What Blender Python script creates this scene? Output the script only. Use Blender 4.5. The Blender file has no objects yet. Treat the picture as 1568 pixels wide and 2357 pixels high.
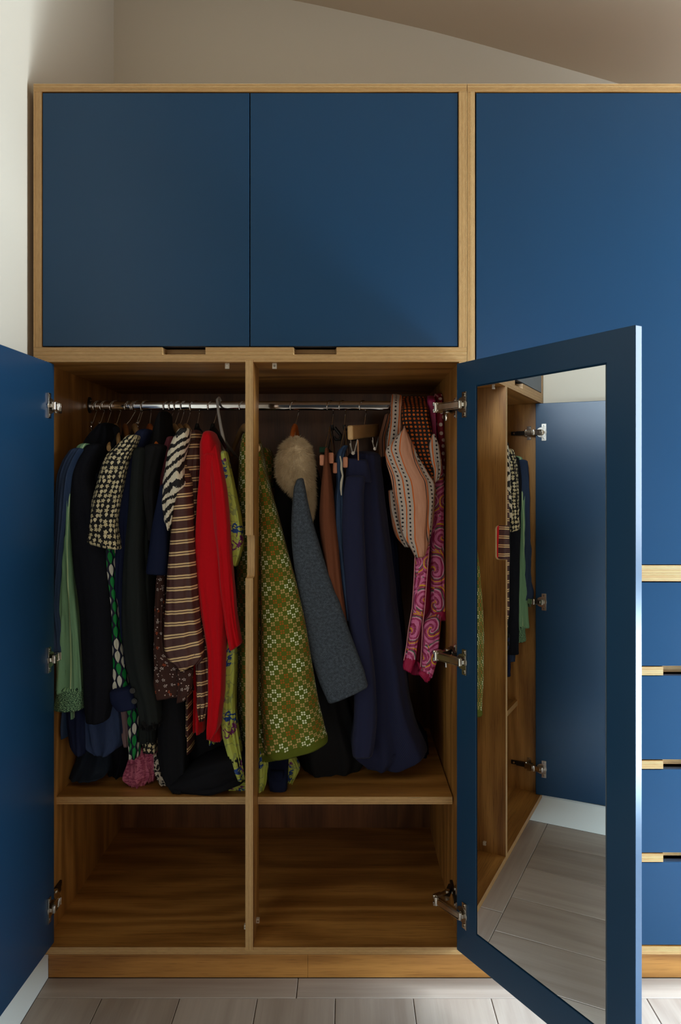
import bpy, bmesh, math, random
import numpy as np
from mathutils import Vector, Matrix
sc = bpy.context.scene
C = sc.collection
R = math.radians
PI = math.pi

# ---------------------------------------------------------------- camera
FPX, CX, CY, DCAM, HC = 1690.0, 798.0, 1118.0, 1.690, 1.166   # focal length in pixels, principal point, distance to cabinet front, height
cd = bpy.data.cameras.new('camera'); cam = bpy.data.objects.new('camera', cd); C.objects.link(cam)
cd.sensor_fit = 'HORIZONTAL'; cd.sensor_width = 36.0; cd.lens = 36.0 * FPX / 1568.0
cd.shift_x = (784.0 - CX) / 1568.0
cd.shift_y = (CY - 1178.5) / 1568.0
cd.clip_start = 0.05
cam.location = (CX / 1000, -DCAM, HC); cam.rotation_euler = (R(90), 0, 0)
sc.camera = cam

# ---------------------------------------------------------------- world, lights, exposure
w = bpy.data.worlds.new('world'); sc.world = w; w.use_nodes = True
bg = w.node_tree.nodes['Background']; bg.inputs[0].default_value = (0.75, 0.86, 1.0, 1); bg.inputs[1].default_value = 0.6
def area(name, loc, size, aim, power, col):
    l = bpy.data.lights.new(name, 'AREA'); l.shape = 'RECTANGLE'; l.size, l.size_y = size
    l.energy = power; l.color = col
    o = bpy.data.objects.new(name, l); C.objects.link(o); o.location = loc
    o.rotation_euler = (Vector(aim) - Vector(loc)).to_track_quat('-Z', 'Y').to_euler()
    return o
# daylight through the right-hand windows, plus an added warm fill from behind the camera
area('window_daylight', (2.60, -0.25, 1.48), (0.44, 1.16), (0.3, -0.45, 0.75), 92, (0.78, 0.90, 1.0))
area('low_window_daylight', (2.60, -0.47, 0.44), (0.86, 0.66), (1.4, -0.50, 0.16), 104, (0.66, 0.85, 1.0))
area('rear_fill_light', (1.95, -5.30, 1.4), (1.1, 1.2), (0.6, 0.0, 0.5), 24, (1.0, 0.84, 0.66))  # unseen warm fill, added to brighten the wardrobe interior from the front
sc.view_settings.view_transform = 'Standard'; sc.view_settings.look = 'None'
sc.view_settings.gamma = 1.0; sc.view_settings.use_curve_mapping = False
sc.view_settings.exposure = 0.0
sc.cycles.max_bounces = 10; sc.cycles.glossy_bounces = 6; sc.cycles.diffuse_bounces = 5
sc.cycles.sample_clamp_indirect = 6.0

# ---------------------------------------------------------------- helpers
def P(px, py, Y):
    """world point seen at a pixel of the photograph, at a chosen depth Y behind the cabinet front"""
    k = (DCAM + Y) / FPX
    return np.array((CX / 1000 + (px - CX) * k, Y, HC - (py - CY) * k))
def Z(py): return (2284.0 - py) / 1000.0
def tag(o, label=None, cat=None, group=None, kind=None):
    if label: o['label'] = label
    if cat: o['category'] = cat
    if group: o['group'] = group
    if kind: o['kind'] = kind
    return o
def thing(name, label, cat, loc=(0, 0, 0), group=None, rz=0):
    o = bpy.data.objects.new(name, None); C.objects.link(o); o.location = loc; o.rotation_euler = (0, 0, rz)
    o.empty_display_size = 0.05
    bpy.context.view_layer.update()
    return tag(o, label, cat, group)
def put(o, parent=None, keep_world=True):
    C.objects.link(o)
    if parent is not None:
        o.parent = parent
        if keep_world:
            o.matrix_parent_inverse = MATS.setdefault(parent.name, world(parent)).inverted()
    return o
MATS = {}
def world(o):
    m = Matrix.LocRotScale(o.location, o.rotation_euler, o.scale)
    if o.parent is not None:
        m = world(o.parent) @ o.matrix_parent_inverse @ m
    return m
class MB:
    """collects shapes with uv and material slots, then links them as one mesh object"""
    def __init__(s): s.v = []; s.f = []; s.mi = []; s.uv = []; s.sm = []
    def add(s, verts, faces, mi=0, uvs=None, smooth=False):
        n = len(s.v); s.v += [tuple(map(float, p)) for p in verts]
        for i, f in enumerate(faces):
            s.f.append([n + k for k in f]); s.mi.append(mi if isinstance(mi, int) else mi[i]); s.sm.append(smooth)
            s.uv.append(uvs[i] if uvs is not None else [(0, 0)] * len(f))
        return s
    def box(s, a, b, mi=0, t=None):
        """box from a to b; t = thickness axis: faces across it get slot 0, edge faces slot 1"""
        x0, y0, z0 = a; x1, y1, z1 = b
        v = [(x0,y0,z0),(x1,y0,z0),(x1,y1,z0),(x0,y1,z0),(x0,y0,z1),(x1,y0,z1),(x1,y1,z1),(x0,y1,z1)]
        f = [(0,3,2,1),(4,5,6,7),(0,1,5,4),(2,3,7,6),(1,2,6,5),(3,0,4,7)]; ax = [2,2,1,1,0,0]
        m = mi if t is None else [0 if k == t else 1 for k in ax]
        return s.add(v, f, m)
    def prism(s, poly, axis, a, b, mi=(0, 1)):
        """polygon (2-D in the two other axes, in order) extruded along axis from a to b; caps slot mi[0], sides slot mi[1]"""
        def pt(p, h):
            q = list(p); q.insert(axis, h); return q
        n = len(poly); v = [pt(p, a) for p in poly] + [pt(p, b) for p in poly]
        f = [tuple(range(n)), tuple(range(2*n-1, n-1, -1))] + [(i, i+n, (i+1) % n + n, (i+1) % n) for i in range(n)]
        return s.add(v, f, [mi[0], mi[0]] + [mi[1]] * n)
    def bar(s, p, q, w, h, up=(0, 0, 1), mi=0):
        p, q = Vector(p), Vector(q); d = (q - p).normalized(); u = Vector(up)
        a = d.cross(u).normalized(); b = a.cross(d).normalized()
        v = [e + a * (sa * w / 2) + b * (sb * h / 2) for e in (p, q) for sa, sb in ((-1,-1),(1,-1),(1,1),(-1,1))]
        return s.add(v, [(0,3,2,1),(4,5,6,7),(0,1,5,4),(1,2,6,5),(2,3,7,6),(3,0,4,7)], mi)
    def tube(s, pts, r, n=8, mi=0, cap=True, rz=None):
        pts = [Vector(p) for p in pts]; vs = []; prev = None
        rr = r if isinstance(r, (list, tuple)) else [r] * len(pts)
        for i, p in enumerate(pts):
            d = (pts[min(i+1, len(pts)-1)] - pts[max(i-1, 0)]).normalized()
            a = prev if prev is not None else (Vector((0,0,1)) if abs(d.z) < .9 else Vector((1,0,0)))
            b = d.cross(a).normalized(); a = b.cross(d).normalized(); prev = a
            k = rz if rz else 1.0
            vs += [p + (a * math.cos(2*PI*j/n) + b * math.sin(2*PI*j/n) * k) * rr[i] for j in range(n)]
        fs = [(i*n+j, i*n+(j+1) % n, (i+1)*n+(j+1) % n, (i+1)*n+j) for i in range(len(pts)-1) for j in range(n)]
        if cap: fs += [tuple(range(n-1, -1, -1)), tuple((len(pts)-1)*n+j for j in range(n))]
        return s.add(vs, fs, mi, smooth=True)
    def cyl(s, p, q, r, n=20, mi=0): return s.tube([p, q], r, n, mi)
    def build(s, name, mats, parent=None, bevel=0, label=None, sharp=True, **kw):
        me = bpy.data.meshes.new(name); me.from_pydata(s.v, [], s.f)
        for m in (mats if isinstance(mats, (list, tuple)) else [mats]): me.materials.append(m)
        me.polygons.foreach_set('material_index', s.mi); me.polygons.foreach_set('use_smooth', s.sm)
        uv = me.uv_layers.new(name='UVMap'); uv.data.foreach_set('uv', [c for f in s.uv for p in f for c in p])
        bm = bmesh.new(); bm.from_mesh(me); bmesh.ops.recalc_face_normals(bm, faces=bm.faces)
        bm.to_mesh(me); bm.free()
        if sharp and any(s.sm): me.set_sharp_from_angle(angle=R(50))
        me.update()
        o = bpy.data.objects.new(name, me); put(o, parent)
        if bevel:
            b = o.modifiers.new('bevel', 'BEVEL'); b.width = bevel; b.segments = 2; b.limit_method = 'ANGLE'; b.harden_normals = False
        return tag(o, label, kw.get('cat'), kw.get('group'), kw.get('kind'))

# ---------------------------------------------------------------- node shorthand
def lin(c):
    c = [x / 255.0 for x in c]
    return tuple(x / 12.92 if x <= 0.04045 else ((x + 0.055) / 1.055) ** 2.4 for x in c) + (1.0,)
class S:
    def __init__(s, g, k): s.g = g; s.k = k
    def _(s, op, o=None, c=None): return s.g.math(op, s, o, c)
    def __add__(s, o): return s._('ADD', o)
    __radd__ = __add__
    def __sub__(s, o): return s._('SUBTRACT', o)
    def __rsub__(s, o): return s.g.math('SUBTRACT', o, s)
    def __mul__(s, o): return s._('MULTIPLY', o)
    __rmul__ = __mul__
    def __truediv__(s, o): return s._('DIVIDE', o)
    def __gt__(s, o): return s._('GREATER_THAN', o)
    def __lt__(s, o): return s._('LESS_THAN', o)
    def frac(s): return s._('FRACT')
    def floor(s): return s._('FLOOR')
    def abs(s): return s._('ABSOLUTE')
    def sin(s): return s._('SINE')
    def mod(s, o): return s._('FLOORED_MODULO', o)
    def max(s, o): return s._('MAXIMUM', o)
    def min(s, o): return s._('MINIMUM', o)
    def sqrt(s): return s._('SQRT')
class G:
    def __init__(s, nt): s.nt = nt; s.N = nt.nodes; s.L = nt.links
    def node(s, t, **kw):
        n = s.N.new(t)
        for k, v in kw.items(): setattr(n, k, v)
        return n
    def plug(s, v, sock):
        if isinstance(v, S): s.L.new(v.k, sock)
        elif v is not None: sock.default_value = v
    def math(s, op, a, b=None, c=None):
        n = s.node('ShaderNodeMath', operation=op)
        s.plug(a, n.inputs[0]); s.plug(b, n.inputs[1]); s.plug(c, n.inputs[2]); return S(s, n.outputs[0])
    def xyz(s, which='Object'):
        t = s.node('ShaderNodeTexCoord'); n = s.node('ShaderNodeSeparateXYZ'); s.L.new(t.outputs[which], n.inputs[0])
        return [S(s, n.outputs[i]) for i in range(3)]
    def uv(s): return s.xyz('UV')[:2]
    def vec(s, x=0.0, y=0.0, z=0.0):
        n = s.node('ShaderNodeCombineXYZ')
        for i, v in enumerate((x, y, z)): s.plug(v, n.inputs[i])
        return S(s, n.outputs[0])
    def noise(s, v, scale=1.0, detail=2.0, rough=0.5, dist=0.0, out=0):
        n = s.node('ShaderNodeTexNoise'); s.plug(v, n.inputs['Vector'])
        n.inputs['Scale'].default_value = scale; n.inputs['Detail'].default_value = detail
        n.inputs['Roughness'].default_value = rough; n.inputs['Distortion'].default_value = dist
        return S(s, n.outputs[out])
    def voro(s, v, scale=1.0, rnd=1.0, feature='F1', dim='2D'):
        n = s.node('ShaderNodeTexVoronoi', feature=feature, voronoi_dimensions=dim); s.plug(v, n.inputs['Vector'])
        n.inputs['Scale'].default_value = scale; n.inputs['Randomness'].default_value = rnd
        return n
    def white(s, v):
        n = s.node('ShaderNodeTexWhiteNoise', noise_dimensions='3D'); s.plug(v, n.inputs['Vector']); return S(s, n.outputs[0])
    def mix(s, f, a, b, mode='MIX'):
        n = s.node('ShaderNodeMix', data_type='RGBA', blend_type=mode, clamp_factor=True)
        s.plug(f, n.inputs[0]); s.plug(a, n.inputs[6]); s.plug(b, n.inputs[7]); return S(s, n.outputs[2])
    def ramp(s, f, stops, interp='LINEAR'):
        n = s.node('ShaderNodeValToRGB'); r = n.color_ramp; r.interpolation = interp
        while len(r.elements) > 1: r.elements.remove(r.elements[-1])
        r.elements[0].position = stops[0][0]; r.elements[0].color = stops[0][1]
        for p, c in stops[1:]:
            e = r.elements.new(p); e.color = c
        s.plug(f, n.inputs[0]); return S(s, n.outputs[0])
    def smooth(s, v, lo, hi):
        n = s.node('ShaderNodeMapRange', interpolation_type='SMOOTHSTEP'); s.plug(v, n.inputs[0])
        n.inputs[1].default_value = lo; n.inputs[2].default_value = hi; return S(s, n.outputs[0])
def mat(name, fn, rough=0.8, bump=0.0, metal=0.0, spec=0.5, sheen=0.0, dist=0.001, coat=0.0):
    m = bpy.data.materials.new(name); m.use_nodes = True; nt = m.node_tree; g = G(nt)
    b = nt.nodes['Principled BSDF']
    b.inputs['Roughness'].default_value = rough; b.inputs['Metallic'].default_value = metal
    b.inputs['Specular IOR Level'].default_value = spec; b.inputs['Sheen Weight'].default_value = sheen
    b.inputs['Coat Weight'].default_value = coat
    r = fn(g) if callable(fn) else fn
    h = None
    if isinstance(r, dict):
        h = r.get('h'); 
        if 'rough' in r: g.plug(r['rough'], b.inputs['Roughness'])
        r = r['c']
    g.plug(r, b.inputs['Base Color'])
    if h is not None and bump:
        n = g.node('ShaderNodeBump'); n.inputs['Strength'].default_value = bump; n.inputs['Distance'].default_value = dist
        g.plug(h, n.inputs['Height']); g.L.new(n.outputs[0], b.inputs['Normal'])
    return m

# ---------------------------------------------------------------- materials of the room and the cabinets
def m_paint(name, c, rough=0.85, amp=0.04, bump=0.15):
    def f(g):
        x, y, z = g.xyz(); n = g.noise(g.vec(x, y, z), 3.0, 3); k = g.noise(g.vec(x, y, z), 220.0, 2)
        c0 = lin(c); c1 = tuple(v * (1 - amp) for v in c0[:3]) + (1,)
        return {'c': g.mix(n, c0, c1), 'h': k}
    return mat(name, f, rough, bump, dist=0.0004)
WALL = m_paint('wall paint', (200, 190, 173))
REARW = m_paint('slate blue rear wall paint', (62, 70, 78))
CEIL = m_paint('ceiling paint', (200, 184, 162))
TRIM = m_paint('white satin trim paint', (226, 228, 222), 0.4)
def f_blue(g):
    x, y, z = g.xyz(); n = g.noise(g.vec(x, y, z), 1.6, 2); k = g.noise(g.vec(x, y, z), 500.0, 2)
    r = g.math('MULTIPLY_ADD', g.noise(g.vec(x, y, z), 5.0, 3), 0.06, 0.27)
    return {'c': g.mix(n, lin((22, 54, 81)), lin((25, 60, 90))), 'h': k, 'rough': r}
BLUE = mat('blue satin lacquer', f_blue, 0.36, 0.06, dist=0.0002, spec=0.28)
def veneer(name, grain, across, dark=(112, 68, 24), light=(198, 144, 76), seed=0.0, scale=1.0, rough=0.42):
    """oak veneer: grain axis and the axis across it (object axes)"""
    def f(g):
        c = g.xyz(); a, b = c[grain], c[across]; o = c[3 - grain - across]
        a = a * scale; b = b * scale
        warp = g.noise(g.vec(a * 1.1 + seed, b * 5.0, o * 5.0), 1.0, 2, 0.5)
        rings = (g.math('MULTIPLY_ADD', warp, 34.0, b * 60.0 + seed)).sin() * 0.5 + 0.5
        streak = g.noise(g.vec(a * 2.2, b * 70.0, o * 70.0 + seed), 1.0, 3, 0.6)
        pore = g.noise(g.vec(a * 14.0, b * 620.0, o * 620.0), 1.0, 2, 0.5)
        big = g.noise(g.vec(a * 0.7 + seed, b * 7.0, o * 7.0), 1.0, 2)
        t = rings * 0.34 + streak * 0.62 + big * 0.30 - 0.06 - g.smooth(pore, 0.54, 0.70) * 0.30
        return {'c': g.ramp(t, [(0.12, lin(dark)), (0.55, lin([(p * 0.45 + q * 0.55) for p, q in zip(dark, light)])), (0.95, lin(light))]),
                'h': pore, 'rough': g.math('MULTIPLY_ADD', streak, 0.14, rough - 0.07)}
    return mat(name, f, rough, 0.12, dist=0.0003)
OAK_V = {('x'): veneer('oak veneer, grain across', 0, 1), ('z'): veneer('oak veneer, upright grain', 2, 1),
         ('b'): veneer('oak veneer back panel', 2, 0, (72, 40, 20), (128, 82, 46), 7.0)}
OAK_PL = veneer('oak plinth veneer', 0, 2, (116, 70, 26), (196, 138, 68), 3.3)
def ply(name, axis, along, seed=0.0):
    def f(g):
        c = g.xyz(); t, l = c[axis], c[along]; o = c[3 - axis - along]
        wob = g.noise(g.vec(l * 9.0, t * 40.0, seed), 1.0, 2) * 0.0007
        k = (t + wob) * (1.0 / 0.00262)
        i = k.floor(); fr = k.frac()
        tone = g.white(g.vec(i, seed, 0.0)); tone2 = g.noise(g.vec(l * 26.0, i * 3.7, o * 60.0), 1.0, 3, 0.6)
        a = g.smooth((fr - 0.5).abs(), 0.14, 0.30)
        fine = g.noise(g.vec(l * 60.0, t * 1500.0, o * 90.0), 1.0, 2)
        darkc = g.mix(tone2, lin((62, 32, 12)), lin((112, 66, 26)))
        lightc = g.mix(tone * 0.5 + tone2 * 0.5, lin((188, 138, 72)), lin((244, 208, 146)))
        col = g.mix(a, darkc, lightc)
        col = g.mix(g.smooth(fine, 0.35, 0.8) * 0.3, col, lin((120, 74, 36)))
        void = g.smooth(g.noise(g.vec(l * 11.0, i * 9.1, seed + 4.0), 1.0, 1), 0.735, 0.76)
        return {'c': g.mix(void * (1.0 - a), col, lin((34, 20, 12))), 'h': a}
    return mat(name, f, 0.5, 0.2, dist=0.0003)
PLY_Z = ply('plywood edge, level layers', 2, 0); PLY_X = ply('plywood edge, upright layers', 0, 2)
PLY_ZB = ply('plywood edge, level layers darker run', 2, 1, 5.0)
def f_floor(g):
    c = g.xyz(); gi = g.node('ShaderNodeObjectInfo'); rnd = S(g, gi.outputs['Random'])
    uu, vv = g.uv()
    warp = g.noise(g.vec(uu * 0.9, vv * 6.0, rnd * 50.0), 1.0, 2)
    rings = (g.math('MULTIPLY_ADD', warp, 30.0, vv * 40.0)).sin() * 0.5 + 0.5
    streak = g.noise(g.vec(uu * 2.5, vv * 60.0, rnd * 30.0), 1.0, 3, 0.65)
    pore = g.noise(g.vec(uu * 12.0, vv * 480.0, rnd), 1.0, 2)
    t = rings * 0.2 + streak * 0.5 + rnd * 0.22 + 0.02 - g.smooth(pore, 0.58, 0.75) * 0.10
    return {'c': g.ramp(t, [(0.1, lin((140, 124, 112))), (0.5, lin((168, 154, 142))), (0.95, lin((192, 180, 168)))]), 'h': pore + rings * 0.3,
            'rough': g.math('MULTIPLY_ADD', streak, 0.12, 0.36)}
FLOORM = mat('whitewashed oak boards', f_floor, 0.42, 0.15, dist=0.0004)
UNDER = mat('dark board joint', lin((40, 32, 26)), 0.9)
def f_nick(g):
    x, y, z = g.xyz(); n = g.noise(g.vec(x, y, z), 90.0, 3)
    return {'c': g.mix(n, lin((196, 190, 180)), lin((214, 208, 198))), 'rough': n * 0.16 + 0.12}
NICK = mat('polished nickel', f_nick, 0.18, metal=1.0)
CHROME = mat('chrome', lambda g: {'c': g.mix(g.noise(g.vec(*g.xyz()), 30.0, 2), lin((218, 218, 218)), lin((228, 228, 228)))}, 0.07, metal=1.0)
DARKM = mat('dark steel', lambda g: {'c': g.mix(g.noise(g.vec(*g.xyz()), 60.0, 2), lin((40, 36, 34)), lin((66, 60, 56)))}, 0.35, metal=0.8)
MIRROR = mat('mirror glass', (0.90, 0.915, 0.90, 1), 0.0, metal=1.0)
EDGEG = mat('mirror edge glass', (0.80, 0.88, 0.86, 1), 0.08, metal=0.6)
BLACKP = mat('black plastic', lambda g: {'c': g.mix(g.noise(g.vec(*g.xyz()), 40.0, 2), lin((16, 16, 17)), lin((26, 26, 28)))}, 0.45)
WHITEP = mat('white plastic', lambda g: {'c': g.mix(g.noise(g.vec(*g.xyz()), 40.0, 2), lin((205, 203, 200)), lin((222, 220, 216)))}, 0.4)
CLEARP = mat('frosted clear plastic', lambda g: {'c': g.mix(g.noise(g.vec(*g.xyz()), 90.0, 2), lin((190, 176, 156)), lin((214, 204, 188)))}, 0.25)
def m_hwood(name, a, b):
    def f(g):
        x, y, z = g.xyz(); n = g.noise(g.vec(x * 60.0, y * 7.0, z * 60.0), 1.0, 3)
        return {'c': g.mix(n, lin(a), lin(b)), 'h': n}
    return mat(name, f, 0.42, 0.1, dist=0.0003)
HW_L = m_hwood('pale beech hanger wood', (190, 148, 96), (214, 176, 122))
HW_M = m_hwood('brown hanger wood', (146, 92, 50), (174, 116, 66))
HW_O = m_hwood('orange hanger wood', (190, 96, 34), (216, 120, 48))
HW_R = m_hwood('reddish clamp wood', (188, 118, 88), (214, 146, 112))
FELT = mat('dark green felt', lin((14, 52, 34)), 0.95)

# ================================================================ SETTING
WX = 0.062                                                     # face of the left wall
CP = [(-0.6, 2.925), (WX, 2.80), (0.629, 2.701), (0.849, 2.653), (1.089, 2.598), (1.336, 2.529), (1.528, 2.474), (1.645, 2.440), (2.2, 2.28), (3.30, 1.96), (3.5, 1.90)]
MB().box((WX - 0.12, -5.3, 0), (WX, 0.75, 3.05)).build('wall_left', WALL, kind='structure')
def back_poly():
    return [(WX - 0.12, 0.0), (2.58, 0.0), (2.58, 2.19)] + [(x, z + 0.02) for x, z in reversed(CP) if 2.58 > x >= WX - 0.12]
MB().prism([(x, z) for x, z in back_poly()], 1, 0.63, 0.75, (0, 0)).build('wall_back', WALL, kind='structure')
cb = MB()
lo = []
XS = np.linspace(-0.06, 2.6, 60); ZS = np.interp(XS, [p[0] for p in CP], [p[1] for p in CP])
ker = np.ones(5) / 5; ZS = np.concatenate([ZS[:2], np.convolve(ZS, ker, 'valid'), ZS[-2:]])
pts = [(x, z) for x, z in zip(XS, ZS)]
cb.prism(pts + [(x, z + 0.1) for x, z in reversed(pts)], 1, -5.3, 0.75, (0, 0)); cb.sm = [True] * len(cb.sm)
cb.build('ceiling', CEIL, kind='structure')
# right-hand wall with a wide window, rear wall with an opening added for the fill light (both out of view)
def wall_with_hole(name, axis, a, b, u0, u1, z1, hu0, hu1, hz0, hz1, mt=None):
    m = MB()
    def bx(ua, ub, za, zb):
        if axis == 0: m.box((a, ua, za), (b, ub, zb))
        else: m.box((ua, a, za), (ub, b, zb))
    bx(u0, hu0, 0, z1); bx(hu1, u1, 0, z1); bx(hu0, hu1, 0, hz0); bx(hu0, hu1, hz1, z1)
    return m.build(name, mt or WALL, kind='structure')
def window(name, axis, pos, u0, u1, z0, z1, cols):
    m = MB(); fw = 0.05
    def bx(mm, ua, ub, za, zb, d=0.03):
        if axis == 0: mm.box((pos - d, ua, za), (pos + d, ub, zb))
        else: mm.box((ua, pos - d, za), (ub, pos + d, zb))
    bx(m, u0, u1, z0, z0 + fw); bx(m, u0, u1, z1 - fw, z1); bx(m, u0, u0 + fw, z0, z1); bx(m, u1 - fw, u1, z0, z1)
    w_ = m.build(name, TRIM, kind='structure', bevel=0.003)
    for k in range(1, cols):
        mm = MB(); uc = u0 + (u1 - u0) * k / cols; bx(mm, uc - 0.02, uc + 0.02, z0 + fw, z1 - fw, 0.025); mm.build('mullion', TRIM, w_)
m = MB()
for y0, y1, z0, z1 in ((-5.3, -0.92, 0, 2.25), (-0.92, -0.02, 0, 0.09), (-0.92, -0.02, 0.79, 0.88), (-0.92, -0.48, 0.88, 2.25), (-0.48, -0.02, 2.08, 2.25), (-0.02, 0.75, 0, 2.25)):
    m.box((2.46, y0, z0), (2.58, y1, z1))
m.build('wall_right', WALL, kind='structure')
window('window_1', 0, 2.52, -0.48, -0.02, 0.88, 2.08, 1)
window('window_3', 0, 2.52, -0.92, -0.02, 0.09, 0.79, 2)
wall_with_hole('wall_rear', 1, -5.22, -5.1, WX - 0.12, 2.58, 3.0, 1.4, 2.4, 0.8, 2.0, REARW)
window('added_rear_window', 1, -5.16, 1.4, 2.4, 0.8, 2.0, 2)  # unseen window frame added around the rear fill light
# baseboard, thick, with a flat ledge on top
bb = MB(); bb.prism([(WX - 0.001, 0.0), (0.0906, 0.0), (0.0906, 0.090), (0.0876, 0.095), (WX - 0.001, 0.095)], 1, -5.1, 0.05, (0, 0))
bb.build('baseboard_left', TRIM, kind='structure')
# floor: slab with boards as parts
fl = MB().box((WX - 0.12, -5.3, -0.05), (2.58, 0.75, -0.006)).build('floor', UNDER, kind='structure')
def board(x0, x1, y0, y1, along):
    g = 0.0007; x0 += g; x1 -= g; y0 += g; y1 -= g; b = 0.0012
    v = [(x0,y0,-.006),(x1,y0,-.006),(x1,y1,-.006),(x0,y1,-.006),(x0,y0,-b),(x1,y0,-b),(x1,y1,-b),(x0,y1,-b),(x0+b,y0+b,0),(x1-b,y0+b,0),(x1-b,y1-b,0),(x0+b,y1-b,0)]
    f = [(0,1,5,4),(1,2,6,5),(2,3,7,6),(3,0,4,7),(4,5,9,8),(5,6,10,9),(6,7,11,10),(7,4,8,11),(8,9,10,11)]
    uv = [[((v[k][0], v[k][1]) if along == 0 else (v[k][1], v[k][0])) for k in q] for q in f]
    MB().add(v, f, 0, uv).build('board', FLOORM, fl)
JY = -0.019
xs = [0.0906, 0.6835, 1.74, 2.46]
for a_, b_ in zip(xs, xs[1:]): board(a_, b_, JY, 0.05, 0)
rg = random.Random(4)
x = 0.2413 - 0.177
while x < 2.46:
    x0, x1 = max(x, 0.0906), min(x + 0.177, 2.46); y = JY; k = rg.choice([1.25, 0.85, 1.55, 1.9])
    if 0.2 < x < 1.4: k = rg.choice([1.75, 1.9, 2.1])
    while y > -5.1:
        y1 = max(y - k, -5.1); board(x0, x1, y1, y, 1); y = y1; k = 1.8
    x += 0.177

# ================================================================ CABINETS
XL, XR, XM = 0.0770, 1.0750, 1.0760     # left unit outer faces, right unit starts
T = 0.018; DEP = 0.609
def panel(name, a, b, t, mats, parent, label=None): return MB().box(a, b, 0, t).build(name, mats, parent, label=label)
HZ = [OAK_V['x'], PLY_Z]; VZ = [OAK_V['z'], PLY_X]
# --- upper unit
up = thing('overhead_cabinet', 'plywood-edged cabinet with two plain dark blue doors, above the open wardrobe', 'cabinet', (XL, 0, Z(816)))
panel('top_panel', (XL, 0, Z(211)), (XR, DEP, Z(193)), 2, HZ, up)
for x0 in (XL, XR - T - 0.001): panel('side_panel', (x0, 0, Z(799.0)), (x0 + T + 0.001, DEP, Z(211)), 0, VZ, up)
def notch_poly(x0, x1, notches, y1):
    p = [(x0, 0.0)]
    for a, b in notches: p += [(a, 0.0), (a + 0.004, 0.030), (b - 0.004, 0.030), (b, 0.0)]
    return p + [(x1, 0.0), (x1, y1), (x0, y1)]
MB().prism(notch_poly(XL, XR + 0.0, [(0.373, 0.473), (0.675, 0.775)], DEP), 2, Z(816), Z(799.2)).build('bottom_panel', HZ, up, label='plywood rail with two cut finger grips')
panel('back_panel', (XL + T, DEP - 0.012, Z(799)), (XR - T, DEP, Z(211)), 1, [OAK_V['b'], PLY_ZB], up)
for a, b in ((0.0978, 0.5738), (0.5762, 1.0538)):
    MB().box((a, 0.001, Z(796.5)), (b, 0.020, Z(213.5))).build('door', BLUE, up, bevel=0.0008)
# --- lower unit: the open wardrobe
lw = thing('wardrobe', 'open plywood wardrobe with oak veneer inside, centre upright and a low shelf', 'wardrobe', (XL, 0, 0.086))
ZT, ZB = Z(833), Z(2180)
panel('top_panel', (XL, 0, ZT), (XR, DEP, Z(816.2)), 2, HZ, lw)
panel('bottom_panel', (XL, 0, Z(2197.5)), (XR, DEP, ZB), 2, HZ, lw)
for x0 in (XL, XR - T): panel('side_panel', (x0, 0, ZB), (x0 + T + 0.002, DEP, ZT) if x0 == XL else (x0 + T, DEP, ZT), 0, VZ, lw)
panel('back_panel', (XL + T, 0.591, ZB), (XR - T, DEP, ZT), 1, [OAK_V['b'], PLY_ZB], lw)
ZN0, ZN1 = Z(1331), Z(1232)
def rnd(cx, cz, r, a0, a1, n=5): return [(cx + r * math.cos(R(a0 + (a1 - a0) * i / n)), cz + r * math.sin(R(a0 + (a1 - a0) * i / n))) for i in range(n + 1)]
FE = -0.0005
prof = [(FE, ZB - 0.006), (FE, ZN0)] + rnd(0.020, ZN0 + 0.010, 0.010, -90, 0) + rnd(0.020, ZN1 - 0.010, 0.010, 0, 90) + [(FE, ZN1), (FE, ZT + 0.004), (0.105, ZT + 0.004), (0.105, ZB - 0.006)]
MB().prism(prof, 0, 0.5652, 0.5832).build('divider', VZ, lw, label='centre upright with a finger notch cut in its front edge')
sp = [(0.0952, 0.083), (0.560, 0.083), (0.565, 0.0985), (0.5834, 0.0985), (0.589, 0.083), (1.0568, 0.083), (1.0568, 0.591), (0.0952, 0.591)]
sp = [(0.0952, 0.083), (0.5648, 0.083), (0.5648, 0.1054), (0.5836, 0.1054), (0.5836, 0.083), (1.0535, 0.083), (1.0535, 0.591), (0.0952, 0.591)]
ZS1 = P(0, 1834, 0.083)[2]
MB().prism(sp, 2, ZS1 - 0.018, ZS1).build('shelf', HZ, lw)
for x0 in (0.1018, 1.0520):
    pass
ry, rz_ = 0.308, 1.3835
rail = thing('clothes_rail', 'polished chrome oval hanging rail across the top of the wardrobe', 'rail', (XL + T, ry, rz_))
rb = MB(); n = 28
ring = [(ry + 0.0075 * math.copysign(abs(math.cos(2*PI*i/n)) ** 0.8, math.cos(2*PI*i/n)), rz_ + 0.0125 * math.copysign(abs(math.sin(2*PI*i/n)) ** 0.8, math.sin(2*PI*i/n))) for i in range(n)]
rb.prism(ring, 0, XL + T + 0.001, XR - T - 0.001, (0, 0)); rb.sm = [True] * len(rb.sm)
rb.build('tube', CHROME, rail)
for x0, x1 in ((XL + T, XL + T + 0.006), (XR - T - 0.006, XR - T)):
    m = MB(); ring = [(ry + 0.014 * math.cos(2*PI*i/n), rz_ + 0.022 * math.sin(2*PI*i/n) + 0.002) for i in range(n)]
    m.prism(ring, 0, x0, x1, (0, 0)); m.cyl((x0 - (0.003 if x0 < .5 else 0) + .003, ry, rz_ + 0.018), (x1 + (0.002 if x0 < .5 else -0.002), ry, rz_ + 0.018), 0.004, 10)
    m.build('end_bracket', DARKM, rail)
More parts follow.
